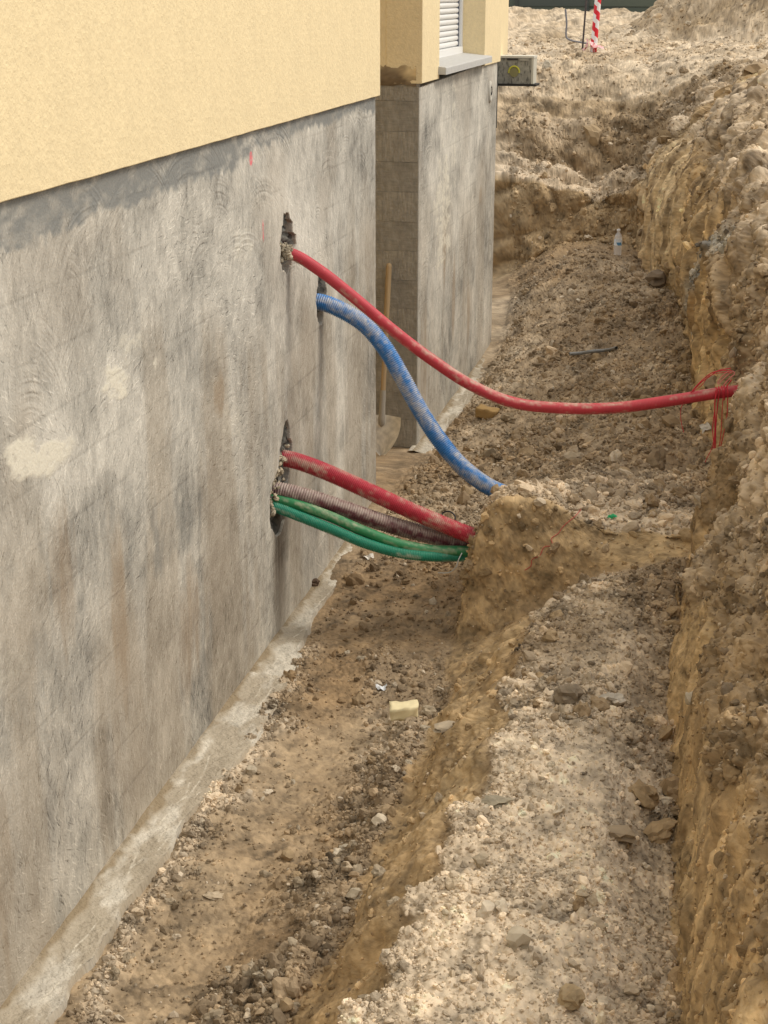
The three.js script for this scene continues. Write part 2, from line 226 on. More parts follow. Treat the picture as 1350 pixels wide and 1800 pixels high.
{
  // 1: large, slow shapes
  normals();
  for (let v = 0; v < NV; v++) {
    const x = pos[v * 3], y = pos[v * 3 + 1], z = pos[v * 3 + 2], s = seg[v]; soil(v);
    const d0 = Math.abs(z), grow = d0 > 20 ? 1.6 : 1;
    let a = W.clay * 0.05 + W.crumb * 0.045 + W.floor * 0.022 + W.bank * 0.11;
    if (s < 2.3) a *= 0.35;
    let h = a * fbm3(x * 3.1, y * 3.1, z * 2.6, 3) * 1.5 * grow;
    if (s > 2.4 && s < 8.9 && z < -7.9 && z > -15.6) { const q = (x * 2 + z * 1.2) / 2.33, al = (x * -1.2 + z * 2) / 2.33; h += ss(-7.9, -8.4, z) * ss(2.4, 3.2, s) * (.075 * fbm2(q * 5.5, al * .9, 4) + .03 * fbm2(q * 15, al * 1.5, 3)); }
    if (z > -5.9) h += .085 * Math.exp(-Math.pow((s - 3.75 + .5 * fbm2(z * 1.7, 2, 2)) / .33, 2)) * (1 + 1.2 * fbm2(z * 2.6, x * 3, 3));
    if (s > 8.9 && z > -16.3) { // runnels and slabs on the right bank
      const k = W.bank, lean = z + y * .8, farB = ss(-8, -9.5, z); h += k * 0.075 * (lumps(x * 3.4 + 7, y * 2.4, lean * 2.6) - .5) + k * farB * .09 * fbm2(lean * 4, y * 1.1, 4) + W.clay * 0.02 * n2(z * 9, y * 0.8) + W.clay * farB * (.07 * n2(z * 7, y * 0.5 + 4) + .05 * fbm2(z * 20, y * .9, 3)) - farB * .10 * Math.pow(clamp(1 - Math.abs(fbm2(lean * 2.6, y * .8, 3)) * 5), 2);
    }
    if (z < -15.9) h += (z < -17.35 ? .05 : .13) * (lumps(x * 2.2, y * 3, z * 2.2) - .4) + .06 * fbm3(x * 1.8, y * 1.8, z * 1.8, 4);
    for (let q = 0; q < 3; q++) pos[v * 3 + q] += nor[v * 3 + q] * h;
  }
  normals();
  // 2: clods and crumbs, and the colour of the soil
  for (let v = 0; v < NV; v++) {
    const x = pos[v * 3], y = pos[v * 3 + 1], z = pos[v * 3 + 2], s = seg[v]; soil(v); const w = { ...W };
    const D = Math.abs(z);
    let h = 0, crack = 1;
    const big = lumps(x * 13, y * 13, z * 13), bid = lumpId, mask = ss(-.12, .22, fbm3(x * 2.3 + 9, y * 2.3, z * 2.3, 3));
    if (z < 0) {
      const sm = lumps(x * 34 + 3, y * 34, z * 34), sid = lumpId, g0 = n3(x * 1.4 + 3, y * 1.4, z * 1.4);
      h += w.crumb * ((0.036 * big) * (0.1 + 0.9 * mask) * (s > 5.7 && z > -5 ? .5 : 1) + 0.013 * sm) + w.bank * ((0.034 * big) * (.35 + .65 * mask) * (1 - .5 * ss(-8, -10, z)) + .045 * (lumps(x * 6.5 + 11, y * 6.5, z * 6.5) - .5) * ss(-.2, .2, g0) + 0.011 * sm + 0.035 * fbm3(x * 9, y * 7, z * 9, 4)) + w.floor * (0.006 * sm * (0.3 + mask) + 0.012 * fbm3(x * 16, y * 16, z * 16, 3));
      h += w.clay * (0.026 * fbm3(x * 12, y * 9, z * 12, 4) + 0.006 * sm * mask + .014 * big * ss(.1, .5, mask) * (1 - mask));
      h += w.vein * 0.03 * big;
      if (s < 2.0) h *= 0.5;
      var tone = (V[bid] * .5 + V[sid] * .5);
    } else var tone = 0;
    for (let q = 0; q < 3; q++) pos[v * 3 + q] += nor[v * 3 + q] * h;
    const g = fbm3(x * 1.7, y * 1.7, z * 1.7, 4), g2 = fbm3(x * 9 + 5, y * 9, z * 9, 3), g3 = n3(x * 70, y * 70, z * 70);
    // dry grey-beige crumbs, ochre clay, brown trodden soil
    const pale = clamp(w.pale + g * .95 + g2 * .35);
    let r = 0, gg = 0, b = 0, tw = w.clay + w.crumb + w.floor + w.bank + 1e-4;
    const add = (k, R, G, B) => { r += k / tw * R; gg += k / tw * G; b += k / tw * B; };
    add(w.clay, mix(.37, .46, clamp(g + .4)), mix(.255, .34, clamp(g + .4)), mix(.13, .19, clamp(g + .4)));
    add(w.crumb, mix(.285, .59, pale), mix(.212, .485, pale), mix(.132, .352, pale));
    if (z < -17) add(w.floor, mix(.36, .47, pale), mix(.265, .37, pale), mix(.155, .245, pale)); else add(w.floor, mix(.26, .33, clamp(g * 1.6 + .5)), mix(.175, .245, clamp(g * 1.6 + .5)), mix(.092, .15, clamp(g * 1.6 + .5)));
    add(w.bank, mix(.275, .50, pale), mix(.195, .405, pale), mix(.108, .29, pale));
    const vv = clamp(w.vein * 1.2 - .15); r = mix(r, .30, vv); gg = mix(gg, .285, vv); b = mix(b, .25, vv);
    if (s > 8.9 && z > -16.2) { const fb = ss(-8, -9.5, z), st = fbm2(z * 14, y * 1.2, 3) * .7 * w.clay + fb * .9 * fbm2((z + y * .5) * 22, y * 1.4, 4); r *= 1 + st; gg *= 1 + st * 1.05; b *= 1 + st * 1.1; }
    const m = .95 + 0.36 * tone + 0.55 * g2 + 0.26 * g3;
    colr[v * 3] = clamp(r * m, .05, .8); colr[v * 3 + 1] = clamp(gg * m, .04, .8); colr[v * 3 + 2] = clamp(b * m, .03, .8);
    crumbW[v] = z > 0 || z < -24 ? 0 : w.crumb * (.35 + .65 * mask) + w.bank * (.08 + .24 * mask) * (z < -8 && z > -16 ? .4 : 1) + w.floor * .10 + w.clay * (s > 4 && s < 6.2 && z > -6.85 ? .05 : s > 9 ? .10 : .16) + w.vein * .5;
  }
  normals();
}
const soilBump = dataTex(1024, 1024, (i, j, o) => {
  const T = 1024, x = i / T, y = j / T; // tileable by wrapping the lattice
  const wrapN = (f, oct) => { let s = 0, a = .5; for (let k = 0; k < oct; k++) { const F = f << k; const X = x * F, Y = y * F, xi = Math.floor(X), yi = Math.floor(Y); let fx = X - xi, fy = Y - yi; fx = fx * fx * (3 - 2 * fx); fy = fy * fy * (3 - 2 * fy);
    const q = (A, B) => V[P[P[(A % F) & 255] + ((B % F) & 255)]]; s += a * ((q(xi, yi) * (1 - fx) + q(xi + 1, yi) * fx) * (1 - fy) + (q(xi, yi + 1) * (1 - fx) + q(xi + 1, yi + 1) * fx) * fy); a *= .6; } return s; };
  o[0] = o[1] = o[2] = clamp(.5 + .55 * wrapN(32, 4));
}, { repeat: [1 / 0.8, 1 / 0.8] });
const soilMat = new THREE.MeshStandardMaterial({ vertexColors: true, roughness: 0.97, bumpMap: soilBump, bumpScale: 0.006 });
let ground;
{
  const g = new THREE.BufferGeometry(), idx = new Uint32Array((NR - 1) * (NC - 1) * 6); let k = 0;
  for (let j = 0; j < NR - 1; j++) for (let c = 0; c < NC - 1; c++) { const a = j * NC + c, b = a + 1, d = a + NC, e = d + 1; idx[k++] = a; idx[k++] = b; idx[k++] = d; idx[k++] = b; idx[k++] = e; idx[k++] = d; }
  g.setAttribute('position', new THREE.BufferAttribute(pos, 3)); g.setAttribute('normal', new THREE.BufferAttribute(nor, 3)); g.setAttribute('color', new THREE.BufferAttribute(colr, 3)); g.setAttribute('uv', new THREE.BufferAttribute(uvA, 2)); g.setIndex(new THREE.BufferAttribute(idx, 1));
  ground = mesh('ground', g, soilMat); ground.userData.kind = 'structure'; ground.userData.label = 'excavated brown and pale soil of the trench, its berm and banks';
}
// the ground point seen at a photograph pixel
const inv = camera.matrixWorldInverse.copy(camera.matrixWorld).invert();
const scr = new Float32Array(NV * 3);
{ const e = inv.elements; for (let v = 0; v < NV; v++) { const x = pos[v * 3], y = pos[v * 3 + 1], z = pos[v * 3 + 2]; const X = e[0] * x + e[4] * y + e[8] * z + e[12], Y = e[1] * x + e[5] * y + e[9] * z + e[13], Z = -(e[2] * x + e[6] * y + e[10] * z + e[14]); scr[v * 3] = 675 + 2700 * X / Z; scr[v * 3 + 1] = 900 - 2700 * Y / Z; scr[v * 3 + 2] = Z; } }
function groundAt(px, py) {
  let best = -1, bd = 1e9;
  for (let v = 0; v < NV; v++) { const Z = scr[v * 3 + 2]; if (Z < 1) continue; const dx = scr[v * 3] - px, dy = scr[v * 3 + 1] - py, q = dx * dx + dy * dy; if (q > 100) continue; const k = q * 0.02 + Z * 6; if (k < bd) { bd = k; best = v; } }
  if (best < 0) { console.log('no ground at', px, py); best = 0; }
  return { p: new THREE.Vector3().fromArray(pos, best * 3), n: new THREE.Vector3().fromArray(nor, best * 3), v: best };
}
console.log('ground done');

// ---------------------------------------------------------------- the house
const WX = -2.12;                     // outer plane of the plinth
const Z1 = -9.07, Z2 = -10.35, Z3 = -13.72; // end of first wall, far side of the alcove, end of the house
const YB = 2.515;                     // lower edge of the yellow render
const house = thing('house', [0, 0, 0], 'pale yellow rendered house on a bare grey concrete plinth beside the trench', 'house');

// concrete plinth skin: brushed and trowelled cement slurry over blockwork, with mud, dark damp cement and splashes of plaster
const TW = 2048, TH = 1024, MW = 5.6, MH = 2.6; // texture pixels and metres
function plinthTextures(kind) { // kind 0: first wall, 1: wall beyond the alcove
  const S = new Float32Array(TW * TH), B = new Float32Array(TW * TH); // scratches (tone) and relief
  const px = TW / MW, py = TH / MH;
  const stroke = (x, y, len, ang, t, wd) => { // metres
    const n = Math.max(2, Math.round(len * px)), cx = Math.cos(ang), sy = Math.sin(ang);
    for (let k = 0; k < n; k++) { const q = k / n, f = Math.sin(q * Math.PI) * t; const bx = (x + cx * len * q) * px, by = (y + sy * len * q) * py;
      for (let o = 0; o < wd; o++) { const i = ((bx + o) | 0), j = by | 0; if (i < 0 || j < 0 || i >= TW || j >= TH) continue; S[j * TW + i] += f; B[j * TW + i] += f * .5; } } };
  for (let k = 0; k < 52000; k++) { const x = rr(0, MW), y = rr(0, MH); const sw = fbm2(x * 1.1 + kind * 9, y * 1.1, 2) * 2.2; stroke(x, y, rr(.015, .075), Math.PI / 2 - .5 * ss(.3, 1.2, y) + sw * (y > 1.7 ? 1.0 : .6) + rr(-.8, .8), (rnd() < .55 ? 1 : -1) * rr(.05, .20), rnd() < .35 ? 2 : 1); }
  for (let k = 0; k < 5000; k++) { const i = (rnd() * TW) | 0, j = (rnd() * TH) | 0, t = rnd() < .6 ? -rr(.08, .3) : rr(.08, .25); for (const [a, b] of [[0, 0], [1, 0], [0, 1]]) if (i + a < TW && j + b < TH) S[(j + b) * TW + i + a] += t; } // pits and specks
  // sweeps of the notched trowel: bundles of concentric scratches
  const arcs = [];
  for (let k = 0; k < 46; k++) arcs.push([rr(0, MW), rr(kind ? 0.3 : 1.5, 2.5), rr(.12, .42), rr(0, 2.2), rr(.7, 1.5)]);
  if (!kind) for (let k = 0; k < 22; k++) arcs.push([rr(.0, 3.6), rr(1.95, 2.35), rr(.15, .5), rr(.2, 1.6), rr(.8, 1.6)]);
  for (const [ax, ay, R, a0, da] of arcs) { const w = rr(.04, .13), ph = rnd() * 99, st = rr(.03, .09);
    const i0 = Math.max(0, ((ax - R - w) * px) | 0), i1 = Math.min(TW - 1, ((ax + R + w) * px) | 0), j0 = Math.max(0, ((ay - R - w) * py) | 0), j1 = Math.min(TH - 1, ((ay + R + w) * py) | 0);
    for (let j = j0; j <= j1; j++) for (let i = i0; i <= i1; i++) { const dx = i / px - ax, dy = j / py - ay, r = Math.hypot(dx, dy), q = (r - R) / w; if (q < -1 || q > 1) continue;
      let an = Math.atan2(dy, dx) - a0; if (an < 0) an += Math.PI * 2; if (an > da) continue;
      const e = (1 - q * q) * Math.sin(an / da * Math.PI), l = n2(r * 120 + ph, an * 1.5); S[j * TW + i] += e * l * st; B[j * TW + i] += e * l * .30; } }
  const at = (X, Y) => [X - 3.5, Y];
  const spots = kind ? [[.9, 1.55, .30, .42, .8], [1.3, 1.95, .12, .5, .5]] : // plaster splashes: along, up, radii, strength
    [[.80, 1.71, .26, .075, 1.7], [1.50, 1.77, .15, .055, 1.0], [1.66, 1.85, .14, .08, .5], [2.97, 2.04, .16, .10, .5], [1.88, 1.76, .03, .03, .8], [2.75, 1.28, .16, .14, .28], [.5, 1.1, .3, .06, .25]];
  const dark = kind ? [[.3, .5, .4, .3, .3]] : [[2.0, 1.05, .42, .17, .55], [1.2, 1.25, .5, .2, .3], [.6, .95, .35, .2, .25], [2.2, .45, .25, .18, .3], [1.1, 1.95, .7, .14, .22], [2.35, 1.55, .22, .4, .28], [.35, 1.45, .4, .18, .3]];
  const rust = [[.97, 1.28, .1, .30], [2.12, .55, .16, .3], [2.6, 1.45, .09, .1], [1.4, .9, .09, .4], [.2, .5, .2, .5]];
  const out = new Float32Array(TW * TH * 4);
  for (let j = 0; j < TH; j++) for (let i = 0; i < TW; i++) {
    const k = j * TW + i, x = i / px, y = j / py, ox = x + kind * 37;
    const big = fbm2(ox * 1.3, y * 1.3, 4), streak = fbm2(ox * 9, y * 1.5, 4), fine = fbm2(ox * 30, y * 14, 3), grit = n2(ox * 260, y * 260), gr2 = n2(ox * 120 + 9, y * 120);
    const blot = fbm2(ox * 4 + 60, y * 4.5, 4); const cem = ss(.05, .4, fbm2(ox * 1.7 + 21, y * 2.3, 4) + .35 * fbm2(ox * 14, y * 9, 3)); let v = .44 + .12 * big + .04 * streak + .11 * fine + .20 * blot - .10 * cem + .022 * grit + .02 * gr2 + S[k] * .85;
    let r = v * 1.035, g = v * .975, b = v * .84;
    // mud washed down the lower wall in broken vertical streaks
    const mud = clamp(ss(-.05, .42, fbm2(ox * 3.2 + 4, y * .55, 4) + .22 * fbm2(ox * 15, y * 2, 3) + .07)) * (kind ? .3 : .42) * ss(2.05, 1.5, y + .5 * big);
    r = mix(r, .31 + .2 * S[k], mud); g = mix(g, .245 + .2 * S[k], mud); b = mix(b, .165 + .2 * S[k], mud);
    const pk = clamp(ss(.10, .5, fbm2(ox * 2 + 30, y * 1.4, 4))) * .30; r = mix(r, .42, pk); g = mix(g, .36, pk); b = mix(b, .28, pk);
    let relief = .5 + .14 * fine + .10 * grit + .08 * gr2 + .12 * streak + B[k];
    for (const [a, c, ra, rc, s] of dark) { const dx = (x - a) / ra, dy = (y - c) / rc; if (dx * dx + dy * dy > 2.2) continue; const q = clamp(1.1 - dx * dx - dy * dy + 1.6 * fbm2(ox * 11, y * 5, 4)) * s * clamp(.55 + 1.6 * fbm2(ox * 26, y * 13, 2)); r = mix(r, .165, q); g = mix(g, .165, q); b = mix(b, .15, q); }
    for (const [a, c, ra, rc] of rust) { const dx = (x - a) / ra, dy = (y - c) / rc; if (dx * dx + dy * dy > 2) continue; const q = clamp(1 - dx * dx - dy * dy + 1.1 * fbm2(ox * 14, y * 2.2, 4)) * .55; r = mix(r, .30, q); g = mix(g, .215, q); b = mix(b, .13, q); }
    if (!kind) {
      // smoother blue-grey mortar band under the render, ragged below
      const hgt = .07 + .13 * clamp((4.6 - x) / 4.6) + .05 * fbm2(ox * 2.2, 1, 3) + .02 * n2(ox * 30, y * 30);
      const q = ss(-.015, .02, y - (YB - hgt)) * .92 * clamp(.85 + .9 * fbm2(ox * 12, y * 26, 3)); r = mix(r, .215, q); g = mix(g, .218, q); b = mix(b, .205, q);
      // wet brown runs below the cut holes
      for (const [a, c, wd, ln, s] of [[3.42, .60, .07, .55, .8], [3.72, 1.80, .06, .25, .25], [4.31, 1.44, .05, .2, .25]]) { const d = c - y; if (d < -.05 || d > ln * 1.3 || Math.abs(x - a) > wd * 2) continue; const q2 = Math.exp(-Math.pow((x - a + .05 * n2(y * 5, a)) / wd, 2)) * ss(-.05, .06, d) * ss(ln * 1.2, ln * .2, d) * s * clamp(.75 + fbm2(ox * 40, y * 4, 3)); r = mix(r, .15, q2); g = mix(g, .115, q2); b = mix(b, .08, q2); }
      // two marks of fluorescent red spray
      const m1 = Math.hypot((x - 3.145) / .022, (y - 2.39) / .028), m2 = Math.abs(x - 3.30 - .3 * (y - 2.05) * (y - 2.05)) / .012, my = Math.abs(y - 2.05) / .055;
      const q3 = clamp((1.25 - m1) * 3) + clamp((1 - m2) * 2) * clamp((1 - my) * 3) * .7; if (q3 > 0) { const e = clamp(q3 * (.75 + .6 * gr2)) * .85; r = mix(r, .80, e); g = mix(g, .13, e); b = mix(b, .16, e); }
    }
    for (const [a, c, ra, rc, s] of spots) { const dx = (x - a) / ra, dy = (y - c + (kind ? 0 : .22) * (x - a)) / rc; if (dx * dx + dy * dy > 2.5) continue; const q = clamp((.9 - dx * dx - dy * dy + 2.1 * fbm2(ox * 7, y * 15, 4)) * 1.3) * clamp(.25 + s * .5 + 1.1 * fbm2(ox * 30, y * 44, 3)) * clamp(s); r = mix(r, .72, q); g = mix(g, .67, q); b = mix(b, .545, q); relief += q * .35; }
    // faint ghosts of the block courses below the slurry
    const cy = y / .2, fy = Math.abs(cy - Math.round(cy)) * .2, row = Math.round(y / .2 - .5), cx = (x + (row & 1) * .25) / .5, fx = Math.abs(cx - Math.round(cx)) * .5;
    const jt = Math.max(Math.exp(-Math.pow(fy / .007, 2)), .6 * Math.exp(-Math.pow(fx / .007, 2))) * clamp(.45 + 1.3 * fbm2(ox * 4, y * 4, 2)); relief -= jt * (kind ? .2 : .2); r *= 1 - jt * .14; g *= 1 - jt * .14; b *= 1 - jt * .14;
    out[k * 4] = r; out[k * 4 + 1] = g; out[k * 4 + 2] = b; out[k * 4 + 3] = relief;
  }
  const map = dataTex(TW, TH, (i, j, o) => { const k = (j * TW + i) * 4; o[0] = out[k]; o[1] = out[k + 1]; o[2] = out[k + 2]; }, { srgb: true, repeat: [1 / MW, 1 / MH] });
  const bump = dataTex(TW, TH, (i, j, o) => { o[0] = o[1] = o[2] = out[(j * TW + i) * 4 + 3]; }, { repeat: [1 / MW, 1 / MH] });
  const off = kind ? -(-Z2) / MW : -3.5 / MW; map.offset.x = bump.offset.x = off;
  return new THREE.MeshStandardMaterial({ map, bumpMap: bump, bumpScale: 0.0045, roughness: 0.93 });
}
const plinthMat = plinthTextures(0), plinthMat2 = plinthTextures(1);
console.log('plinth textures');
const toWall = (g, xFront, depth) => g.translate(0, 0, -depth).rotateY(Math.PI / 2).translate(xFront, 0, 0); // shape (along, up) -> wall facing +x
function raggedHole(cx, cy, rx, ry, n = 44, sd = 0, amp = .35) { const p = new THREE.Path(); for (let k = 0; k <= n; k++) { const a = -k / n * Math.PI * 2, q = 1 + amp * fbm2(Math.cos(a) * 2.4 + sd, Math.sin(a) * 2.4 + sd * 3, 3) * 1.6; const X = cx + Math.cos(a) * rx * q, Y = cy + Math.sin(a) * ry * q; k ? p.lineTo(X, Y) : p.moveTo(X, Y); } return p; }
const holes = [ // along (= -z), up, half width, half height
  { c: [7.20, 1.93], r: [.135, .155], s: 1 }, { c: [7.81, 1.555], r: [.10, .13], s: 2 }, { c: [7.10, .90], r: [.075, .15], s: 3 }, { c: [6.93, .70], r: [.10, .17], s: 4 },
];
{
  const sh = new THREE.Shape([[-3, -.4], [-Z1, -.4]].map(a => new THREE.Vector2(...a)));
  for (let y = -.3; y < YB + .02; y += .06) sh.lineTo(-Z1 + .006 * n2(y * 18, 3), Math.min(y, YB + .02)); // chipped corner
  sh.lineTo(-Z1, YB + .02); sh.lineTo(-3, YB + .02);
  holes.slice(0, 2).forEach(h => sh.holes.push(raggedHole(...h.c, ...h.r, 44, h.s)));
  // the two lower holes run into one another: one ragged opening
  const p = new THREE.Path(); const pts = [[7.12, 1.07], [7.17, 1.0], [7.20, .90], [7.18, .82], [7.12, .76], [7.09, .70], [7.07, .60], [6.99, .53], [6.90, .52], [6.83, .58], [6.79, .68], [6.80, .77], [6.88, .83], [6.95, .86], [6.98, .93], [7.04, 1.02]];
  const cv = new THREE.CatmullRomCurve3(pts.map(a => new THREE.Vector3(a[0], a[1], 0)), true).getPoints(70); cv.forEach((q, k) => { const X = q.x + .012 * n2(k * .9, 5), Y = q.y + .012 * n2(k * .9, 15); k ? p.lineTo(X, Y) : p.moveTo(X, Y); }); sh.holes.push(p);
  const wall = mesh('plinth_wall', toWall(new THREE.ExtrudeGeometry(sh, { depth: .2, bevelEnabled: true, bevelSize: .004, bevelThickness: .004, bevelSegments: 1 }), WX - .004, .2), plinthMat, house); wall.userData.label = 'bare grey concrete plinth wall with cut conduit holes';
  // broken block and mortar inside each cut
  const rub = new THREE.MeshStandardMaterial({ vertexColors: true, roughness: 1 });
  holes.forEach(({ c, r, s }, q) => {
    const n = 30, g = new THREE.PlaneGeometry(r[0] * 3, r[1] * 3, n, n), a = g.attributes.position, col = [];
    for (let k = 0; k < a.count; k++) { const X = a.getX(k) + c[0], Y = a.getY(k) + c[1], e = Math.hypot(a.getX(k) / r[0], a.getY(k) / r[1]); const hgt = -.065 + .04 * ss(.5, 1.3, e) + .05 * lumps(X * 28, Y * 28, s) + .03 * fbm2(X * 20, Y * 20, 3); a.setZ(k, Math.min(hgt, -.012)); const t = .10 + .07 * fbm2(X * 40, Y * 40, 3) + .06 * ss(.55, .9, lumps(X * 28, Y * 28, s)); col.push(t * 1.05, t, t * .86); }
    g.setAttribute('color', new THREE.Float32BufferAttribute(col, 3)); g.translate(c[0], c[1], 0); g.computeVertexNormals();
    mesh('broken_hole', toWall(g, WX + 0.001 * q - .004, 0), rub, house);
  });
}
// yellow scratched render
const ren = (() => {
  const N = 1024, f = (i, j) => { const x = i / N, y = j / N; let s = 0, a = 1; for (const F of [64, 128, 256]) { const X = x * F, Y = y * F, xi = Math.floor(X), yi = Math.floor(Y), fx = X - xi, fy = Y - yi, q = (A, B) => V[P[P[(A % F) & 255] + ((B % F) & 255)]]; s += a * ((q(xi, yi) * (1 - fx) + q(xi + 1, yi) * fx) * (1 - fy) + (q(xi, yi + 1) * (1 - fx) + q(xi + 1, yi + 1) * fx) * fy); a *= .75; } return s; };
  const bump = dataTex(N, N, (i, j, o) => { o[0] = o[1] = o[2] = .5 + .3 * f(i, j); }, { repeat: [1 / .9, 1 / .9] });
  const map = dataTex(N, N, (i, j, o) => { const v = 1 + .045 * f(i, j) + .03 * n2(i / 60, j / 90); o[0] = .82 * v; o[1] = .675 * v; o[2] = .41 * v; }, { srgb: true, repeat: [1 / .9, 1 / .9] });
  return new THREE.MeshStandardMaterial({ map, bumpMap: bump, bumpScale: .002, roughness: .95 });
})();
const RX = WX + .022; // the render stands 2 cm proud of the plinth
function slab(shapePts, holesP, xFront, depth) { const s = new THREE.Shape(shapePts.map(a => new THREE.Vector2(...a))); (holesP || []).forEach(h => s.holes.push(new THREE.Path(h.map(a => new THREE.Vector2(...a))))); return toWall(new THREE.ExtrudeGeometry(s, { depth, bevelEnabled: true, bevelSize: .003, bevelThickness: .003, bevelSegments: 1 }), xFront, depth); }
const YT = 5.4;
{
  const e = []; for (let x = -3; x < -Z1; x += .09) e.push([x, YB + .0015 * n2(x * 9, 1)]);
  mesh('rendered_wall', slab([...e, [-Z1 + .02, YB], [-Z1 + .02, YT], [-3, YT]], null, RX, .2), ren, house).userData.label = 'pale yellow rendered wall above the plinth';
  // alcove: far face, back and near return
  const alc = new THREE.BoxGeometry(1.3, YT - YB - .1, .03).translate(-2.75 - .012, (YT + YB + .1) / 2, Z2 + .005);
  mesh('alcove_render', alc, ren, house);
  mesh('alcove_render', box(-3.45, -3.4, -.4, YT, Z2 - .05, Z1 + .05), ren, house);
  mesh('alcove_return', box(-3.4, WX - .21, -.4, YT, Z1 + .01, Z1 + .2), ren, house);
  // ragged foot of the render in the alcove: unfinished brown mortar
  const n = 50, g = new THREE.PlaneGeometry(1.26, .15, n, 12), a = g.attributes.position, col = [];
  for (let k = 0; k < a.count; k++) { const x = a.getX(k), y = a.getY(k), up = y / .15 + .5; const yy = y + (up > .9 ? .03 : .02) * fbm2(x * 9, up * 2 + 3, 3); a.setXYZ(k, x, yy, .012 + .018 * fbm2(x * 18, y * 22, 4) + .012 * Math.sin(up * Math.PI)); const q = clamp(up * 1.5 + fbm2(x * 8, y * 10, 3) * 1.4 - .35), t = 1 + .4 * fbm2(x * 40, y * 40, 3); col.push(mix(.19, .62, q) * t, mix(.14, .47, q) * t, mix(.085, .25, q) * t); }
  g.setAttribute('color', new THREE.Float32BufferAttribute(col, 3)); g.computeVertexNormals(); g.translate(-2.765, YB + .055, Z2 + .006);
  mesh('mortar_edge', g, new THREE.MeshStandardMaterial({ vertexColors: true, roughness: 1, side: THREE.DoubleSide }), house);
}
{ // alcove face: bare blockwork, each block a piece, dark grey slurry
  const core = mesh('alcove_wall', box(-3.4, WX - .02, -.4, YB + .1, Z2 - .14, Z2 - .0035), mat(.22, .19, .15), house);
  const mats = []; for (let q = 0; q < 4; q++) {
    const N = 256, t = .285 + .005 * (q - 1.5);
    const map = dataTex(N * 2, N, (i, j, o) => { const x = i / N * .25 + q * 3, y = j / N * .2; const v = t + .08 * fbm2(x * 40, y * 16, 4) + .06 * fbm2(x * 8, y * 8, 3) + .02 * n2(x * 30, y * 120); o[0] = v * 1.06; o[1] = v * .97; o[2] = v * .80; }, { srgb: true });
    const bm = dataTex(N, N, (i, j, o) => { const x = i / N * .5 + q * 3, y = j / N * .2; o[0] = o[1] = o[2] = .5 + .4 * fbm2(x * 50, y * 30, 4) + .08 * n2(x * 14, y * 120); });
    mats.push(new THREE.MeshStandardMaterial({ map, bumpMap: bm, bumpScale: .008, roughness: .95 }));
  }
  let q = 0;
  for (let r = 0; r < 14; r++) { const y0 = -.2 + r * .2, y1 = Math.min(y0 + .1988, YB + .02); if (y1 <= y0) break; let x = WX; const first = r % 2 ? .25 : .5;
    for (let k = 0; k < 3; k++) { const w = k ? .5 : first, x0 = Math.max(-3.38, x - w + .0014); const pr = rr(.0185, .0215); mesh('concrete_block', box(x0, x, y0, y1, Z2 - .02, Z2 - .02 + .012 + pr), mats[(q++ * 7 + r) % 4], core); x -= w; } }
}
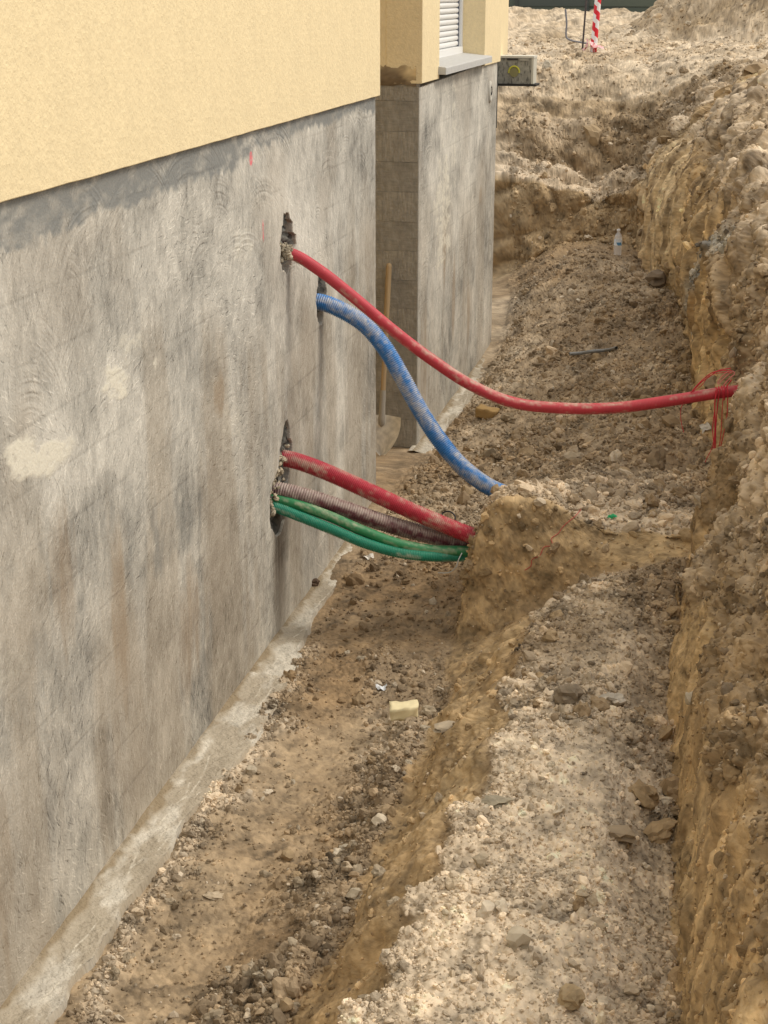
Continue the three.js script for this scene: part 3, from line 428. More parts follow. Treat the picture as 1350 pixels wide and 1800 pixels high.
{ // wall beyond the alcove with its window
  const w0 = 10.92, w1 = 12.88, sill = 2.60;
  const p2 = []; for (let y = -.4; y < YB + .02; y += .06) p2.push([-Z2 + .014 + .003 * n2(y * 18, 8), y]);
  mesh('plinth_wall', slab([[-Z3, -.4], [-Z3, YB + .02], ...p2.reverse()].reverse(), [[[13.28, 2.22], [13.36, 2.22], [13.36, 2.36], [13.28, 2.36]]], WX - .002, .16), plinthMat2, house).userData.label = 'bare grey concrete plinth wall beyond the alcove';
  mesh('rendered_wall', slab([[-Z2 - .02, YB], [w0, YB], [w0, 4.6], [w1, 4.6], [w1, YB], [-Z3 + .012, YB], [-Z3 + .012, YT], [-Z2 - .02, YT]], null, RX, .24), ren, house).userData.label = 'pale yellow rendered wall round the window';
  mesh('rendered_wall', box(-4.5, RX - .3, -.4, YT, Z3 + .02, Z2 - .16), ren, house); // body of the house behind
  // window: white frame, closed roller shutter of separate slats, concrete sill
  const white = mat(.78, .78, .76, .45), X = RX - .2;
  const fr = mesh('window', mergeGeometries([box(X - .05, X + .02, 2.615, 4.6, -w0 - .05, -w0), box(X - .05, X + .02, 2.615, 4.6, -w1, -w1 + .05), box(X - .05, X + .03, 2.615, 2.665, -w1 + .05, -w0 - .05)]), white, house);
  mesh('shutter_backing', box(X - .045, X - .03, 2.665, 4.6, -w1 + .05, -w0 - .05), white, fr);
  const sl = new THREE.CylinderGeometry(.030, .030, w1 - w0 - .1, 10, 1, false, 0, Math.PI).rotateX(Math.PI / 2).scale(.5, .62, 1);
  for (let k = 0; k < 40; k++) { const y = 2.69 + k * .042; if (y > 4.55) break; const m = mesh('slat', sl, white, fr); m.position.set(X - .022, y, -(w0 + w1) / 2); }
  mesh('seal', box(X - .028, X - .004, 2.665, 4.55, -w1 + .051, -w1 + .060), mat(.09, .10, .14, .6), fr);
  const so = new THREE.Shape(); const y0 = 2.545, yo = 2.588; so.moveTo(0, y0); so.lineTo(.285, y0); so.lineTo(.285, yo - .008); so.quadraticCurveTo(.285, yo, .277, yo); so.lineTo(0, yo + .03); so.closePath();
  const sg = new THREE.ExtrudeGeometry(so, { depth: w1 - w0 + .06, bevelEnabled: true, bevelSize: .004, bevelThickness: .004, bevelSegments: 2 }); sg.translate(RX - .23, 0, -w1 - .03);
  const stone = dataTex(256, 256, (i, j, o) => { const v = .50 + .05 * fbm2(i / 9, j / 9, 4) + .03 * n2(i, j); o[0] = v; o[1] = v * .985; o[2] = v * .93; }, { srgb: true, repeat: [2, 2] });
  mesh('window_sill', sg, new THREE.MeshStandardMaterial({ map: stone, roughness: .85 }), house);
  // small vent pipe with a splash of mortar in the far plinth
  const vent = mesh('vent_pipe', new THREE.CylinderGeometry(.036, .036, .1, 18, 1, true).rotateZ(Math.PI / 2).translate(WX - .03, 2.29, -13.32), mat(.03, .03, .03, .6, { side: THREE.DoubleSide }), house);
  mesh('mortar', new THREE.TorusGeometry(.045, .018, 6, 14).rotateY(Math.PI / 2).scale(1, 1.5, 1).translate(WX + .002, 2.28, -13.32), mat(.52, .49, .42), vent);
  // end of the house: narrow black strip on the corner, set-back pier and rainwater pipe
  mesh('black_strip', box(WX - .10, WX + .004, 1.95, YB - .004, Z3 - .03, Z3 - .006), mat(.02, .019, .018, .8), house);
  mesh('end_wall', box(-4.5, WX - .09, -.4, YT, Z3 - .006 - .2, Z3 + .02), mat(.33, .31, .27), house);
  mesh('end_pier', box(-2.62, WX - .025, YB + .03, YT, Z3 - .75, Z3 - .22), ren, house);
  mesh('rain_pipe', new THREE.CylinderGeometry(.03, .03, 2.9, 16).translate(WX - .032, YB + 1.46, Z3 - .11), mat(.80, .66, .42, .5), house);
}
{ // unseen slab with eaves, added above the frame to shade alcove and walls
  mesh('added_roof', box(-6, RX + .45, YT, YT + .18, Z3 - .9, 3.2), mat(.42, .36, .28), house);
}
{ // footing: the strip of the raft that sticks out at the foot of the walls
  const mk = (z0, z1, wf) => {
    const nx = 16, nz = Math.round((z0 - z1) / .025), g = new THREE.PlaneGeometry(1, 1, nx, nz), a = g.attributes.position, u = g.attributes.uv;
    for (let k = 0; k < a.count; k++) { const cx = a.getX(k) + .5, cz = .5 - a.getY(k), z = mix(z0, z1, cz), wd = wf(z) + .05 * fbm2(z * 4, 2, 5); const lip = cx > .9 ? (cx - .9) / .1 : 0; const x = WX - .03 + (wd + .03) * Math.min(1, cx / .9) + lip * .012; const y = .004 + .010 * fbm2(x * 12, z * 7, 4) - lip * .16 + .012 * ss(.07, 0, x - WX); a.setXYZ(k, x, y, z); u.setXY(k, -z, x - WX); }
    g.computeVertexNormals(); return g; };
  const N = 1024, T = [1.6, .4];
  const st = []; for (let k = 0; k < 26; k++) st.push([rr(0, 3.2), rr(.08, .19), rr(.05, .3), rr(-.03, .03), rr(.5, 1)]);
  const map = dataTex(2048, 256, (i, j, o) => { const x = i / 2048 * 3.2, y = j / 256 * .4; let v = .54 + .12 * fbm2(x * 5, y * 5, 4) + .13 * fbm2(x * 24, y * 40, 4) + .05 * n2(x * 160, y * 160); let r = v * 1.05, g = v * .955, b = v * .78;
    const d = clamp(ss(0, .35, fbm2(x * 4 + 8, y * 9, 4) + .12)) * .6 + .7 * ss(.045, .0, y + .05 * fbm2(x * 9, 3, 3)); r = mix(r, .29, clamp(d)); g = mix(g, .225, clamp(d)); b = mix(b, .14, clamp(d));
    for (const [a, c, l, sl, s] of st) { const t = (x - a) / l; if (t < 0 || t > 1) continue; const q = clamp(1 - Math.abs(y - c - sl * t - .006 * n2(x * 20, a)) / .006) * s * clamp(.6 + n2(x * 60, a * 9)); r = mix(r, .68, q); g = mix(g, .62, q); b = mix(b, .5, q); }
    o[0] = r; o[1] = g; o[2] = b; }, { srgb: true, repeat: [1 / 3.2, 1 / .4] });
  const fm = new THREE.MeshStandardMaterial({ map, bumpMap: soilBump, bumpScale: .012, roughness: .95, side: THREE.DoubleSide });
  mesh('footing', mk(2, -9.3, z => z > -6.5 ? mix(.17, .215, ss(-4, -6, z)) : mix(.215, .10, ss(-6.5, -7.2, z))), fm, house).userData.label = 'pale concrete footing strip at the foot of the wall';
  mesh('footing', mk(-10.2, -13.72, z => .13 + .06 * ss(-11, -12, z)), fm, house);
  mesh('footing', box(-3.3, WX - .002, -.3, -.012, Z2 + .001, Z1 + .02), fm, house);
}
console.log('house done');

// ---------------------------------------------------------------- conduits
function conduit(name, ctrl, R, pitch, amp, base, dust, amount, label, group, rad = 18) {
  const cv = new THREE.CatmullRomCurve3(ctrl, false, 'centripetal'), L = cv.getLength(), nL = Math.round(L / (pitch / 4)), P3 = cv.getSpacedPoints(nL), fr = cv.computeFrenetFrames(8, false);
  const p = [], c = [], n = [], ix = [], tan = new THREE.Vector3(), up = new THREE.Vector3(0, 0, 1), A = new THREE.Vector3(), Bv = new THREE.Vector3(), sd = rnd() * 50;
  for (let k = 0; k <= nL; k++) {
    tan.copy(P3[Math.min(nL, k + 1)]).sub(P3[Math.max(0, k - 1)]).normalize(); A.crossVectors(tan, up).normalize(); Bv.crossVectors(A, tan);
    const ph = k % 4, r = R + amp * [-1, .55, 1, .55][ph];
    for (let i = 0; i <= rad; i++) { const a = i / rad * Math.PI * 2, q = P3[k], cx = Math.cos(a), sx = Math.sin(a); const nx = A.x * cx + Bv.x * sx, ny = A.y * cx + Bv.y * sx, nz = A.z * cx + Bv.z * sx; p.push(q.x + nx * r, q.y + ny * r, q.z + nz * r);
      const s = k / nL * L; let d = clamp((fbm3(s * 6 + sd, cx * 1.2, sx * 1.2, 3) + .55 * fbm3(s * 40 + sd, cx * 4, sx * 4, 3) + amount) * 2.2) * (.5 + .5 * clamp(.6 + fbm3(s * 110, cx * 8, sx * 8, 2) * 1.6)) * .85; if (ph === 0) d *= .55;
      const t = 1 + .14 * n3(s * 30, cx * 3, sx * 3); for (let w = 0; w < 3; w++) c.push(mix(base[w] * t, dust[w], d)); }
  }
  for (let k = 0; k < nL; k++) for (let i = 0; i < rad; i++) { const a = k * (rad + 1) + i, b = a + 1, d = a + rad + 1, e = d + 1; ix.push(a, b, d, b, e, d); }
  const g = new THREE.BufferGeometry(); g.setAttribute('position', new THREE.Float32BufferAttribute(p, 3)); g.setAttribute('color', new THREE.Float32BufferAttribute(c, 3)); g.setIndex(ix); g.computeVertexNormals();
  return tag(mesh(name, g, new THREE.MeshStandardMaterial({ vertexColors: true, roughness: .55, side: THREE.DoubleSide })), label, 'conduit', group);
}
const zpx = list => list.map(([x, y, z]) => onPlane(x, y, 'z', z));
const inWall = (v, d = .1) => new THREE.Vector3(WX - d, v.y + .01, v.z + .005);
function route(list, endDir) { const q = zpx(list); const a = q[0]; q.unshift(inWall(a)); if (endDir) q.push(q[q.length - 1].clone().add(new THREE.Vector3(...endDir))); return q; }
const DUST = [.50, .40, .30];
conduit('red_conduit', route([[514, 447, -7.21], [560, 474, -7.23], [620, 521, -7.27], [690, 580, -7.32], [760, 633, -7.37], [830, 678, -7.42], [900, 707, -7.46], [980, 717, -7.5], [1080, 717, -7.54], [1180, 704, -7.57], [1262, 691, -7.6]], [.3, .05, -.02]), .0285, .007, .0006, [.46, .035, .05], DUST, -.14, 'long red conduit spanning from the topmost wall hole to the right bank', 'conduits between wall and trench');
conduit('blue_conduit', route([[570, 533, -7.81], [600, 545, -7.82], [640, 570, -7.83], [675, 610, -7.82], [705, 660, -7.8], [735, 715, -7.78], [770, 770, -7.74], [810, 818, -7.7], [855, 853, -7.65], [905, 876, -7.6], [930, 889, -7.58]], [.25, -.16, .03]), .043, .0105, .0034, [.035, .185, .47], [.56, .53, .48], .03, 'thick blue corrugated conduit curving down from the wall to the berm', 'conduits between wall and trench', 22);
conduit('red_conduit', route([[512, 808, -7.12], [560, 824, -7.12], [620, 850, -7.12], [690, 883, -7.12], [760, 914, -7.12], [838, 945, -7.14]], [.25, -.08, -.02]), .041, .0092, .0026, [.40, .022, .04], DUST, -.06, 'shorter red corrugated conduit, topmost of the bundle entering the berm', 'conduits between wall and trench', 20);
conduit('brown_conduit', route([[498, 864, -6.99], [540, 874, -7.0], [600, 893, -7.03], [660, 914, -7.07], [720, 932, -7.12], [790, 948, -7.18], [830, 955, -7.2]], [.25, -.03, -.02]), .042, .0125, .0034, [.105, .024, .032], [.47, .39, .33], .16, 'dark brown coarsely ribbed conduit between the red and green ones', 'conduits between wall and trench', 20);
conduit('green_conduit', route([[490, 879, -6.95], [530, 890, -6.95], [580, 908, -6.96], [640, 934, -6.98], [700, 956, -7.02], [760, 967, -7.08], [822, 969, -7.14]], [.25, -.02, -.02]), .0265, .007, .0005, [.02, .19, .065], [.42, .42, .28], -.14, 'smooth green conduit lying over the ribbed green one', 'conduits between wall and trench');
conduit('green_conduit', route([[487, 893, -6.92], [530, 909, -6.92], [580, 929, -6.93], [640, 954, -6.95], [700, 971, -7.0], [760, 978, -7.06], [822, 978, -7.16]], [.25, -.02, -.02]), .026, .0085, .0018, [.012, .20, .12], [.42, .46, .34], -.10, 'ribbed green conduit, lowest of the bundle', 'conduits between wall and trench');

// ---------------------------------------------------------------- stones, clods and crumbs
function rockGeo(sd, detail = 1, sharp = .3, flat = true) {
  let g = new THREE.IcosahedronGeometry(1, detail); g.deleteAttribute('uv'); g.deleteAttribute('normal'); g = mergeVertices(g, 1e-4);
  const a = g.attributes.position, sx = rr(.8, 1.2), sy = rr(.55, .85), sz = rr(.75, 1.1);
  for (let k = 0; k < a.count; k++) { const x = a.getX(k), y = a.getY(k), z = a.getZ(k), q = 1 + sharp * (fbm3(x * 1.3 + sd, y * 1.3, z * 1.3, 3) * 1.6) - .12 * Math.max(0, Math.abs(x) - .6); a.setXYZ(k, x * q * sx, y * q * sy, z * q * sz); }
  if (flat) g = g.toNonIndexed(); g.computeVertexNormals(); return g;
}
const crumbGeos = [0, 1, 2, 3].map(k => rockGeo(k * 7.3, k < 2 ? 0 : 1, .55));
const cum = new Float64Array(NV); { let t = 0; for (let j = 0; j < NR - 1; j++) for (let c = 0; c < NC; c++) { const v = j * NC + c; if (c < NC - 1 && seg[v] < 13.5) { const a = v * 3, b = a + 3, d = a + NC * 3; const w = Math.hypot(pos[b] - pos[a], pos[b + 1] - pos[a + 1]) * Math.hypot(pos[d + 1] - pos[a + 1], pos[d + 2] - pos[a + 2]); const dist = Math.max(3, -zs[v]); t += w * crumbW[v] / Math.pow(dist / 4, 1.3) * (seg[v] < 2.25 ? (pos[a] > -1.96 ? 1.6 : .0) : 1); } cum[v] = t; } for (let k = NV - NC; k < NV; k++) cum[k] = t; }
function pickGround() { const t = rnd() * cum[NV - 1]; let a = 0, b = NV - 1; while (a < b) { const m = (a + b) >> 1; if (cum[m] < t) a = m + 1; else b = m; } return a; }
const crumbMat = new THREE.MeshStandardMaterial({ color: 0xffffff, roughness: .97 });
{
  const COUNT = 150000, per = crumbGeos.map(() => []);
  for (let k = 0; k < COUNT; k++) per[(rnd() * 4) | 0].push(pickGround());
  const M = new THREE.Matrix4(), q = new THREE.Quaternion(), p = new THREE.Vector3(), sc = new THREE.Vector3(), C = new THREE.Color(), e = new THREE.Euler();
  per.forEach((list, gi) => {
    const im = new THREE.InstancedMesh(crumbGeos[gi], crumbMat, list.length); im.name = numbered('soil_crumbs'); im.userData.kind = 'stuff'; im.userData.label = 'loose crumbs of dry soil and gravel strewn over the trench'; im.castShadow = im.receiveShadow = true;
    list.forEach((v, i) => {
      const D = Math.max(3.2, -zs[v]); let r = .0034 * Math.pow(1 - rnd() * .985, -.43) * (D > 7 ? 1.5 : 1); r = Math.min(r, .026); if (seg[v] > 5.7 && seg[v] < 8.9 && zs[v] > -5.2) r *= .78; if (seg[v] > 9 && seg[v] < 10) r *= .6;
      p.fromArray(pos, v * 3); p.x += nor[v * 3] * r * .25; p.y += nor[v * 3 + 1] * r * .25; p.z += nor[v * 3 + 2] * r * .25; p.x += rr(-.004, .004); p.z += rr(-.004, .004);
      e.set(rr(0, 6.3), rr(0, 6.3), rr(0, 6.3)); q.setFromEuler(e); sc.set(r * rr(.8, 1.3), r * rr(.7, 1.1), r * rr(.8, 1.3)); M.compose(p, q, sc); im.setMatrixAt(i, M);
      const u = rnd(), t = rr(.65, 1.35); C.setRGB(colr[v * 3] * t, colr[v * 3 + 1] * t, colr[v * 3 + 2] * t); if (u < .10) C.lerp(lin(.64, .55, .42), rr(.3, .8)); else if (u < .2) C.lerp(lin(.22, .17, .115), .6); im.setColorAt(i, C);
    });
    scene.add(im);
  });
}
{ // fist-sized crumbs in the heaps, too many to count
  const list = []; for (let k = 0; k < 60000 && list.length < 7000; k++) { const v = pickGround(), s = seg[v], z = zs[v]; if ((s > 5.7 && s < 8.9 && z > -5) || (s < 3 && z > -7) || (s > 9 && s < 10)) { if (rnd() > .04) continue; } list.push(v); }
  const im = new THREE.InstancedMesh(rockGeo(77, 2, .5), crumbMat, list.length), M = new THREE.Matrix4(), q = new THREE.Quaternion(), C = new THREE.Color(); im.name = 'soil_lumps'; im.userData.kind = 'stuff'; im.userData.label = 'loose lumps of earth in the heaps and banks'; im.castShadow = im.receiveShadow = true;
  list.forEach((v, i) => { const far = -zs[v] > 7 ? 1.5 : 1, r = Math.min(.035, .0095 * Math.pow(1 - rnd() * .98, -.4)) * far; q.setFromEuler(new THREE.Euler(rr(0, 6), rr(0, 6), rr(0, 6))); M.compose(new THREE.Vector3().fromArray(pos, v * 3), q, new THREE.Vector3(r * rr(.8, 1.3), r * rr(.7, 1), r * rr(.8, 1.2))); im.setMatrixAt(i, M); const t = rr(.7, 1.3); C.setRGB(colr[v * 3] * t, colr[v * 3 + 1] * t, colr[v * 3 + 2] * t); im.setColorAt(i, C); });
  scene.add(im);
}
console.log('crumbs done');
function clodGeo(sd, detail, sharp) { // larger lump with its own mottled grain
  let g = new THREE.IcosahedronGeometry(1, detail); g.deleteAttribute('uv'); g.deleteAttribute('normal'); g = mergeVertices(g, 1e-4);
  const a = g.attributes.position, c = [], sx = rr(.85, 1.2), sy = rr(.6, .85), sz = rr(.75, 1.1);
  for (let k = 0; k < a.count; k++) { const x = a.getX(k), y = a.getY(k), z = a.getZ(k), l = lumps(x * 1.6 + sd, y * 1.6, z * 1.6), q = .80 + sharp * (fbm3(x * 1.2 + sd, y * 1.2, z * 1.2, 3) * 1.5) + .35 * l; a.setXYZ(k, x * q * sx, y * q * sy, z * q * sz); const q2 = fbm3(x * 5 + sd, y * 5, z * 5, 3) * .20; a.setXYZ(k, a.getX(k) * (1 + q2), a.getY(k) * (1 + q2), a.getZ(k) * (1 + q2)); const t = 1 + .45 * fbm3(x * 3.2 + sd, y * 3.2, z * 3.2, 4) + .1 * V[lumpId]; c.push(t, t, t * .98); }
  g.setAttribute('color', new THREE.Float32BufferAttribute(c, 3)); g = g.toNonIndexed(); g.computeVertexNormals(); return g;
}
const clodGeos = [0, 1, 2, 3, 4, 5, 6, 7].map(k => clodGeo(k * 5.1 + 2, k < 4 ? 1 : 2, .6));
const cm = (r, g, b) => new THREE.MeshStandardMaterial({ color: lin(r, g, b), vertexColors: true, roughness: .97 });
const clodMats = { pale: [cm(.50, .41, .30), cm(.44, .355, .25), cm(.56, .48, .37)], brown: [cm(.29, .21, .125), cm(.33, .24, .14), cm(.25, .185, .115)], grey: [cm(.36, .295, .21), cm(.30, .24, .165), cm(.44, .375, .28)], ochre: [cm(.36, .25, .12)] };
function placeRock(o, v, r, sink = .3) { o.position.set(pos[v * 3] + nor[v * 3] * r * (1 - sink) * .6, pos[v * 3 + 1] + nor[v * 3 + 1] * r * (1 - sink) * .6, pos[v * 3 + 2] + nor[v * 3 + 2] * r * (1 - sink) * .6); }
// stones that stand out by themselves
function stone(name, px, py, r, m, label, category, { geo, rot = [rr(-.3, .3), rr(0, 6.3), rr(-.3, .3)], sc = [1, 1, 1], group } = {}) {
  const { v } = groundAt(px, py), o = mesh(name, geo || clodGeos[(rnd() * 8) | 0], m); o.rotation.set(...rot); o.scale.set(r * sc[0], r * sc[1], r * sc[2]); placeRock(o, v, r * Math.min(1, sc[1])); return tag(o, label, category, group);
}
const blockGeo = (() => { let g = new THREE.BoxGeometry(2, 1.1, 1.2, 8, 5, 5); const a = g.attributes.position, c = []; for (let k = 0; k < a.count; k++) { const x = a.getX(k), y = a.getY(k), z = a.getZ(k); a.setXYZ(k, x * (1 + .12 * fbm3(x, y, z, 2)) + .1 * n3(x * 2, y * 2, z * 2), y + .16 * fbm3(x * 1.5 + 4, y * 1.5, z * 1.5, 3) - .1 * (x < 0 ? 1 : 0) * y, z + .14 * fbm3(x * 2 + 8, y * 2, z * 2, 3)); const t = 1 + .22 * fbm3(x * 4, y * 4, z * 4, 3); c.push(t, t, t); } g.setAttribute('color', new THREE.Float32BufferAttribute(c, 3)); g.deleteAttribute('uv'); g.deleteAttribute('normal'); g = mergeVertices(g, 1e-3); g.computeVertexNormals(); return g; })();
stone('cream_stone', 706, 1252, .058, cm(.78, .68, .42), 'cream yellow broken stone on the trench floor at the berm foot', 'stone', { geo: blockGeo, rot: [.1, .25, .05] });
stone('brown_stone', 506, 1184, .030, cm(.25, .17, .09), 'brown rounded stone lying on the footing strip', 'stone', { rot: [0, 1, 0], sc: [1, 1.1, 1] }).position.y = .022;
stone('dark_stone', 552, 1033, .032, cm(.11, .07, .045), 'dark brown stone on the footing below the conduit bundle', 'stone').position.y = .025;
stone('ochre_block', 856, 730, .075, cm(.36, .23, .09), 'ochre block with a broken pale end on the slope below the long red conduit', 'stone', { geo: blockGeo, rot: [.1, -.25, -.08] });
stone('stone', 893, 735, .05, cm(.26, .20, .13), 'small brown stone just right of the ochre block', 'stone');
stone('dark_clod', 1000, 1226, .055, cm(.21, .165, .115), 'dark grey angular clod on the berm crest', 'clod', { geo: clodGeos[6] });
stone('pale_stone', 1078, 1234, .045, cm(.46, .41, .34), 'pale flat stone right of the dark grey clod on the berm', 'stone', { sc: [1.2, .6, 1] });
stone('flat_stone', 782, 1276, .042, cm(.40, .33, .24), 'flat beige stone slab at the berm foot beside the cream stone', 'stone', { sc: [1.4, .4, .8], rot: [.1, .5, .15] });
stone('pale_stone', 752, 1252, .035, cm(.46, .38, .27), 'pale beige stone between the cream stone and the berm face', 'stone');
stone('clod', 1128, 1408, .055, clodMats.brown[1], 'brown clod in the heap by the bank slot, left of the pair', 'clod', { geo: clodGeos[5] });
stone('clod', 1178, 1395, .060, clodMats.brown[0], 'tall brown clod leaning on the bank face in the slot', 'clod', { geo: clodGeos[7], sc: [.8, 1.3, .8] });
stone('clod', 1166, 1468, .045, clodMats.brown[1], 'long brown clod across the slot below the leaning one', 'clod', { sc: [1.4, .8, .8] });
stone('flat_stone', 868, 1412, .034, cm(.30, .26, .19), 'flat dark stone on the near berm crest', 'stone', { sc: [1.4, .6, 1], rot: [.1, .2, 0] });
stone('clod', 1085, 1470, .036, cm(.32, .25, .17), 'oval brown clod on the near berm top', 'clod', { sc: [1.3, .7, .9] });
stone('stone', 858, 1605, .030, clodMats.pale[2], 'pale stone in the middle of the near berm top', 'stone');
stone('clod', 1000, 1762, .036, cm(.36, .27, .16), 'ochre clod at the bottom edge of the berm top', 'clod', { geo: clodGeos[6] });
stone('clod', 905, 1660, .036, clodMats.grey[2], 'grey pitted clod on the near berm top', 'clod');
stone('stone', 438, 1357, .026, clodMats.grey[2], 'pale grey stone beside the footing crumbs', 'stone');
stone('stone', 470, 1394, .020, clodMats.pale[2], 'small pale pebble on bare floor right of the pale grey stone', 'stone', { sc: [1.2, .7, 1] });
stone('stone', 378, 1575, .026, clodMats.pale[1], 'elongated pale stone on the trodden floor', 'stone', { sc: [1.5, .55, .8], rot: [0, .2, 0] });
stone('stone', 508, 1508, .034, clodMats.brown[1], 'rounded brown stone in the middle of the trench floor', 'stone');
stone('stone', 1160, 490, .10, cm(.22, .17, .12), 'dark clod at the foot of the bank near the trench end', 'clod');
stone('stone', 1035, 270 + 150, .05, clodMats.pale[0], 'pale clod on the heap near the bottle', 'clod');
stone('clod', 948, 884, .034, clodMats.pale[0], 'pale clod just right of the blue conduit end', 'clod');
stone('clod', 826, 992, .030, clodMats.brown[1], 'brown clod below the green conduit ends on the pipe block', 'clod');
// scraps
function scrap(name, px, py, w, h, m, label, category, rot) {
  const g = new THREE.PlaneGeometry(w, h, 8, 8), a = g.attributes.position; const sd = rnd() * 40; for (let k = 0; k < a.count; k++) { const x = a.getX(k), y = a.getY(k), e = 1 + .35 * n2(Math.atan2(y, x) * 1.6 + sd, 2); a.setXYZ(k, x * e, y * e, w * .35 * fbm2(x / w * 3 + sd, y / w * 3, 3)); } g.rotateX(-Math.PI / 2); g.computeVertexNormals();
  const { p } = groundAt(px, py), o = mesh(name, g, m); o.position.copy(p); o.position.y += .012; o.rotation.set(...rot); return tag(o, label, category);
}
const sheet = (r, g, b, q = .5) => mat(r, g, b, q, { side: THREE.DoubleSide });
scrap('plastic_scrap', 670, 1211, .045, .03, sheet(.75, .78, .8), 'scrap of white plastic on the trench floor above the cream stone', 'scrap', [.5, .2, .1]);
scrap('plastic_scrap', 1075, 913, .055, .022, sheet(.01, .36, .13), 'scrap of bright green plastic on the berm behind the pipe block', 'scrap', [.6, .1, .15]);
scrap('paper_scrap', 648, 981, .05, .035, sheet(.72, .68, .6, .9), 'torn pale paper beside the footing behind the green conduits', 'scrap', [.4, .4, .1]);
scrap('plastic_scrap', 1240, 757, .05, .05, sheet(.68, .66, .62), 'small crumpled white scrap near the hanging red twine', 'scrap', [.8, .4, .6]);
// thin lines: rods, wires, twine
function line(name, pts, r, m, parent = scene, seg = 40) { const c = new THREE.CatmullRomCurve3(pts, false, 'centripetal'); return mesh(name, new THREE.TubeGeometry(c, seg, r, 6), m, parent); }
const gz = (list, lift = .008) => list.map(([x, y]) => { const { p, n } = groundAt(x, y); return p.clone().addScaledVector(n, lift); });
tag(line('twine', gz([[1022, 893], [1008, 910], [989, 925], [982, 938], [968, 946], [972, 958], [956, 962], [948, 978], [936, 984], [933, 994], [922, 1003]], .004), .0020, mat(.50, .10, .08, .9)), 'faded red twine lying down the front of the pipe block', 'twine');
tag(line('metal_rod', gz([[1003, 625], [1020, 623], [1040, 621], [1062, 617], [1085, 612]], .03), .014, mat(.24, .24, .23, .5)), 'thin grey rod half buried in the slope near the far wall', 'rod');
{ const q = zpx([[776, 918, -7.35], [778, 902, -7.4], [790, 899, -7.4], [800, 908, -7.38], [797, 920, -7.36], [786, 910, -7.36], [782, 930, -7.3]]); tag(line('cable', q, .004, mat(.015, .015, .018, .5)), 'short black cable loop behind the red conduit end', 'cable'); }
{ const q = zpx([[812, 972, -7.0], [806, 984, -6.98], [802, 996, -6.97], [790, 1006, -6.98], [770, 1007, -7.0]]); tag(line('wire', q, .0028, mat(.55, .56, .56, .35, { metalness: .6 })), 'bright bent wire hanging below the green conduits', 'wire'); }
{ // frayed twine round the end of the long red conduit
  const g = thing('twine_tangle', [0, 0, 0], 'tangle of frayed red twine hanging from the long conduit at the bank', 'twine'), rm = mat(.60, .03, .055, .75), pk = mat(.72, .22, .22, .8);
  const str = (l, r, m = rm) => { const q = zpx(l.map(a => [a[0], a[1], a[2] ?? -7.56])); q.forEach((v, k) => { if (k) { v.x += rr(-.006, .006); v.y += rr(-.006, .006); } }); line('strand', q, r, m, g, 30); };
  str([[1262, 683], [1258, 705], [1256, 745], [1255, 780], [1253, 815], [1250, 842]], .0036);
  str([[1266, 684], [1262, 710], [1259, 750], [1257, 790], [1254, 822], [1251, 840]], .0030);
  str([[1258, 686], [1256, 720], [1254, 755], [1256, 790], [1252, 830]], .0024);
  str([[1272, 690], [1270, 720], [1268, 750], [1262, 790], [1258, 825]], .0022);
  str([[1279, 702], [1277, 730], [1272, 765], [1266, 800], [1262, 828]], .0024);
  str([[1256, 770], [1250, 790], [1244, 805], [1238, 812]], .0018);
  str([[1214, 691], [1224, 678], [1236, 666], [1250, 656], [1266, 650], [1286, 650]], .0026); str([[1216, 690], [1230, 674], [1244, 662], [1262, 652], [1284, 648]], .0024); str([[1218, 689], [1234, 676], [1246, 660], [1270, 656], [1288, 655]], .0018);
  str([[1268, 682], [1276, 672], [1286, 664], [1290, 655], [1282, 652], [1268, 662], [1262, 674]], .0026, pk); str([[1262, 676], [1272, 664], [1288, 652]], .0022, pk); str([[1272, 688], [1280, 676], [1287, 666]], .003);
  str([[1204, 702], [1198, 720], [1196, 745], [1203, 760]], .0016);
  for (let k = 0; k < 5; k++) str([[1258 + k * 5, 680 - k, -7.53], [1260 + k * 5, 690, -7.515], [1259 + k * 5, 704, -7.54]], .0028);
}
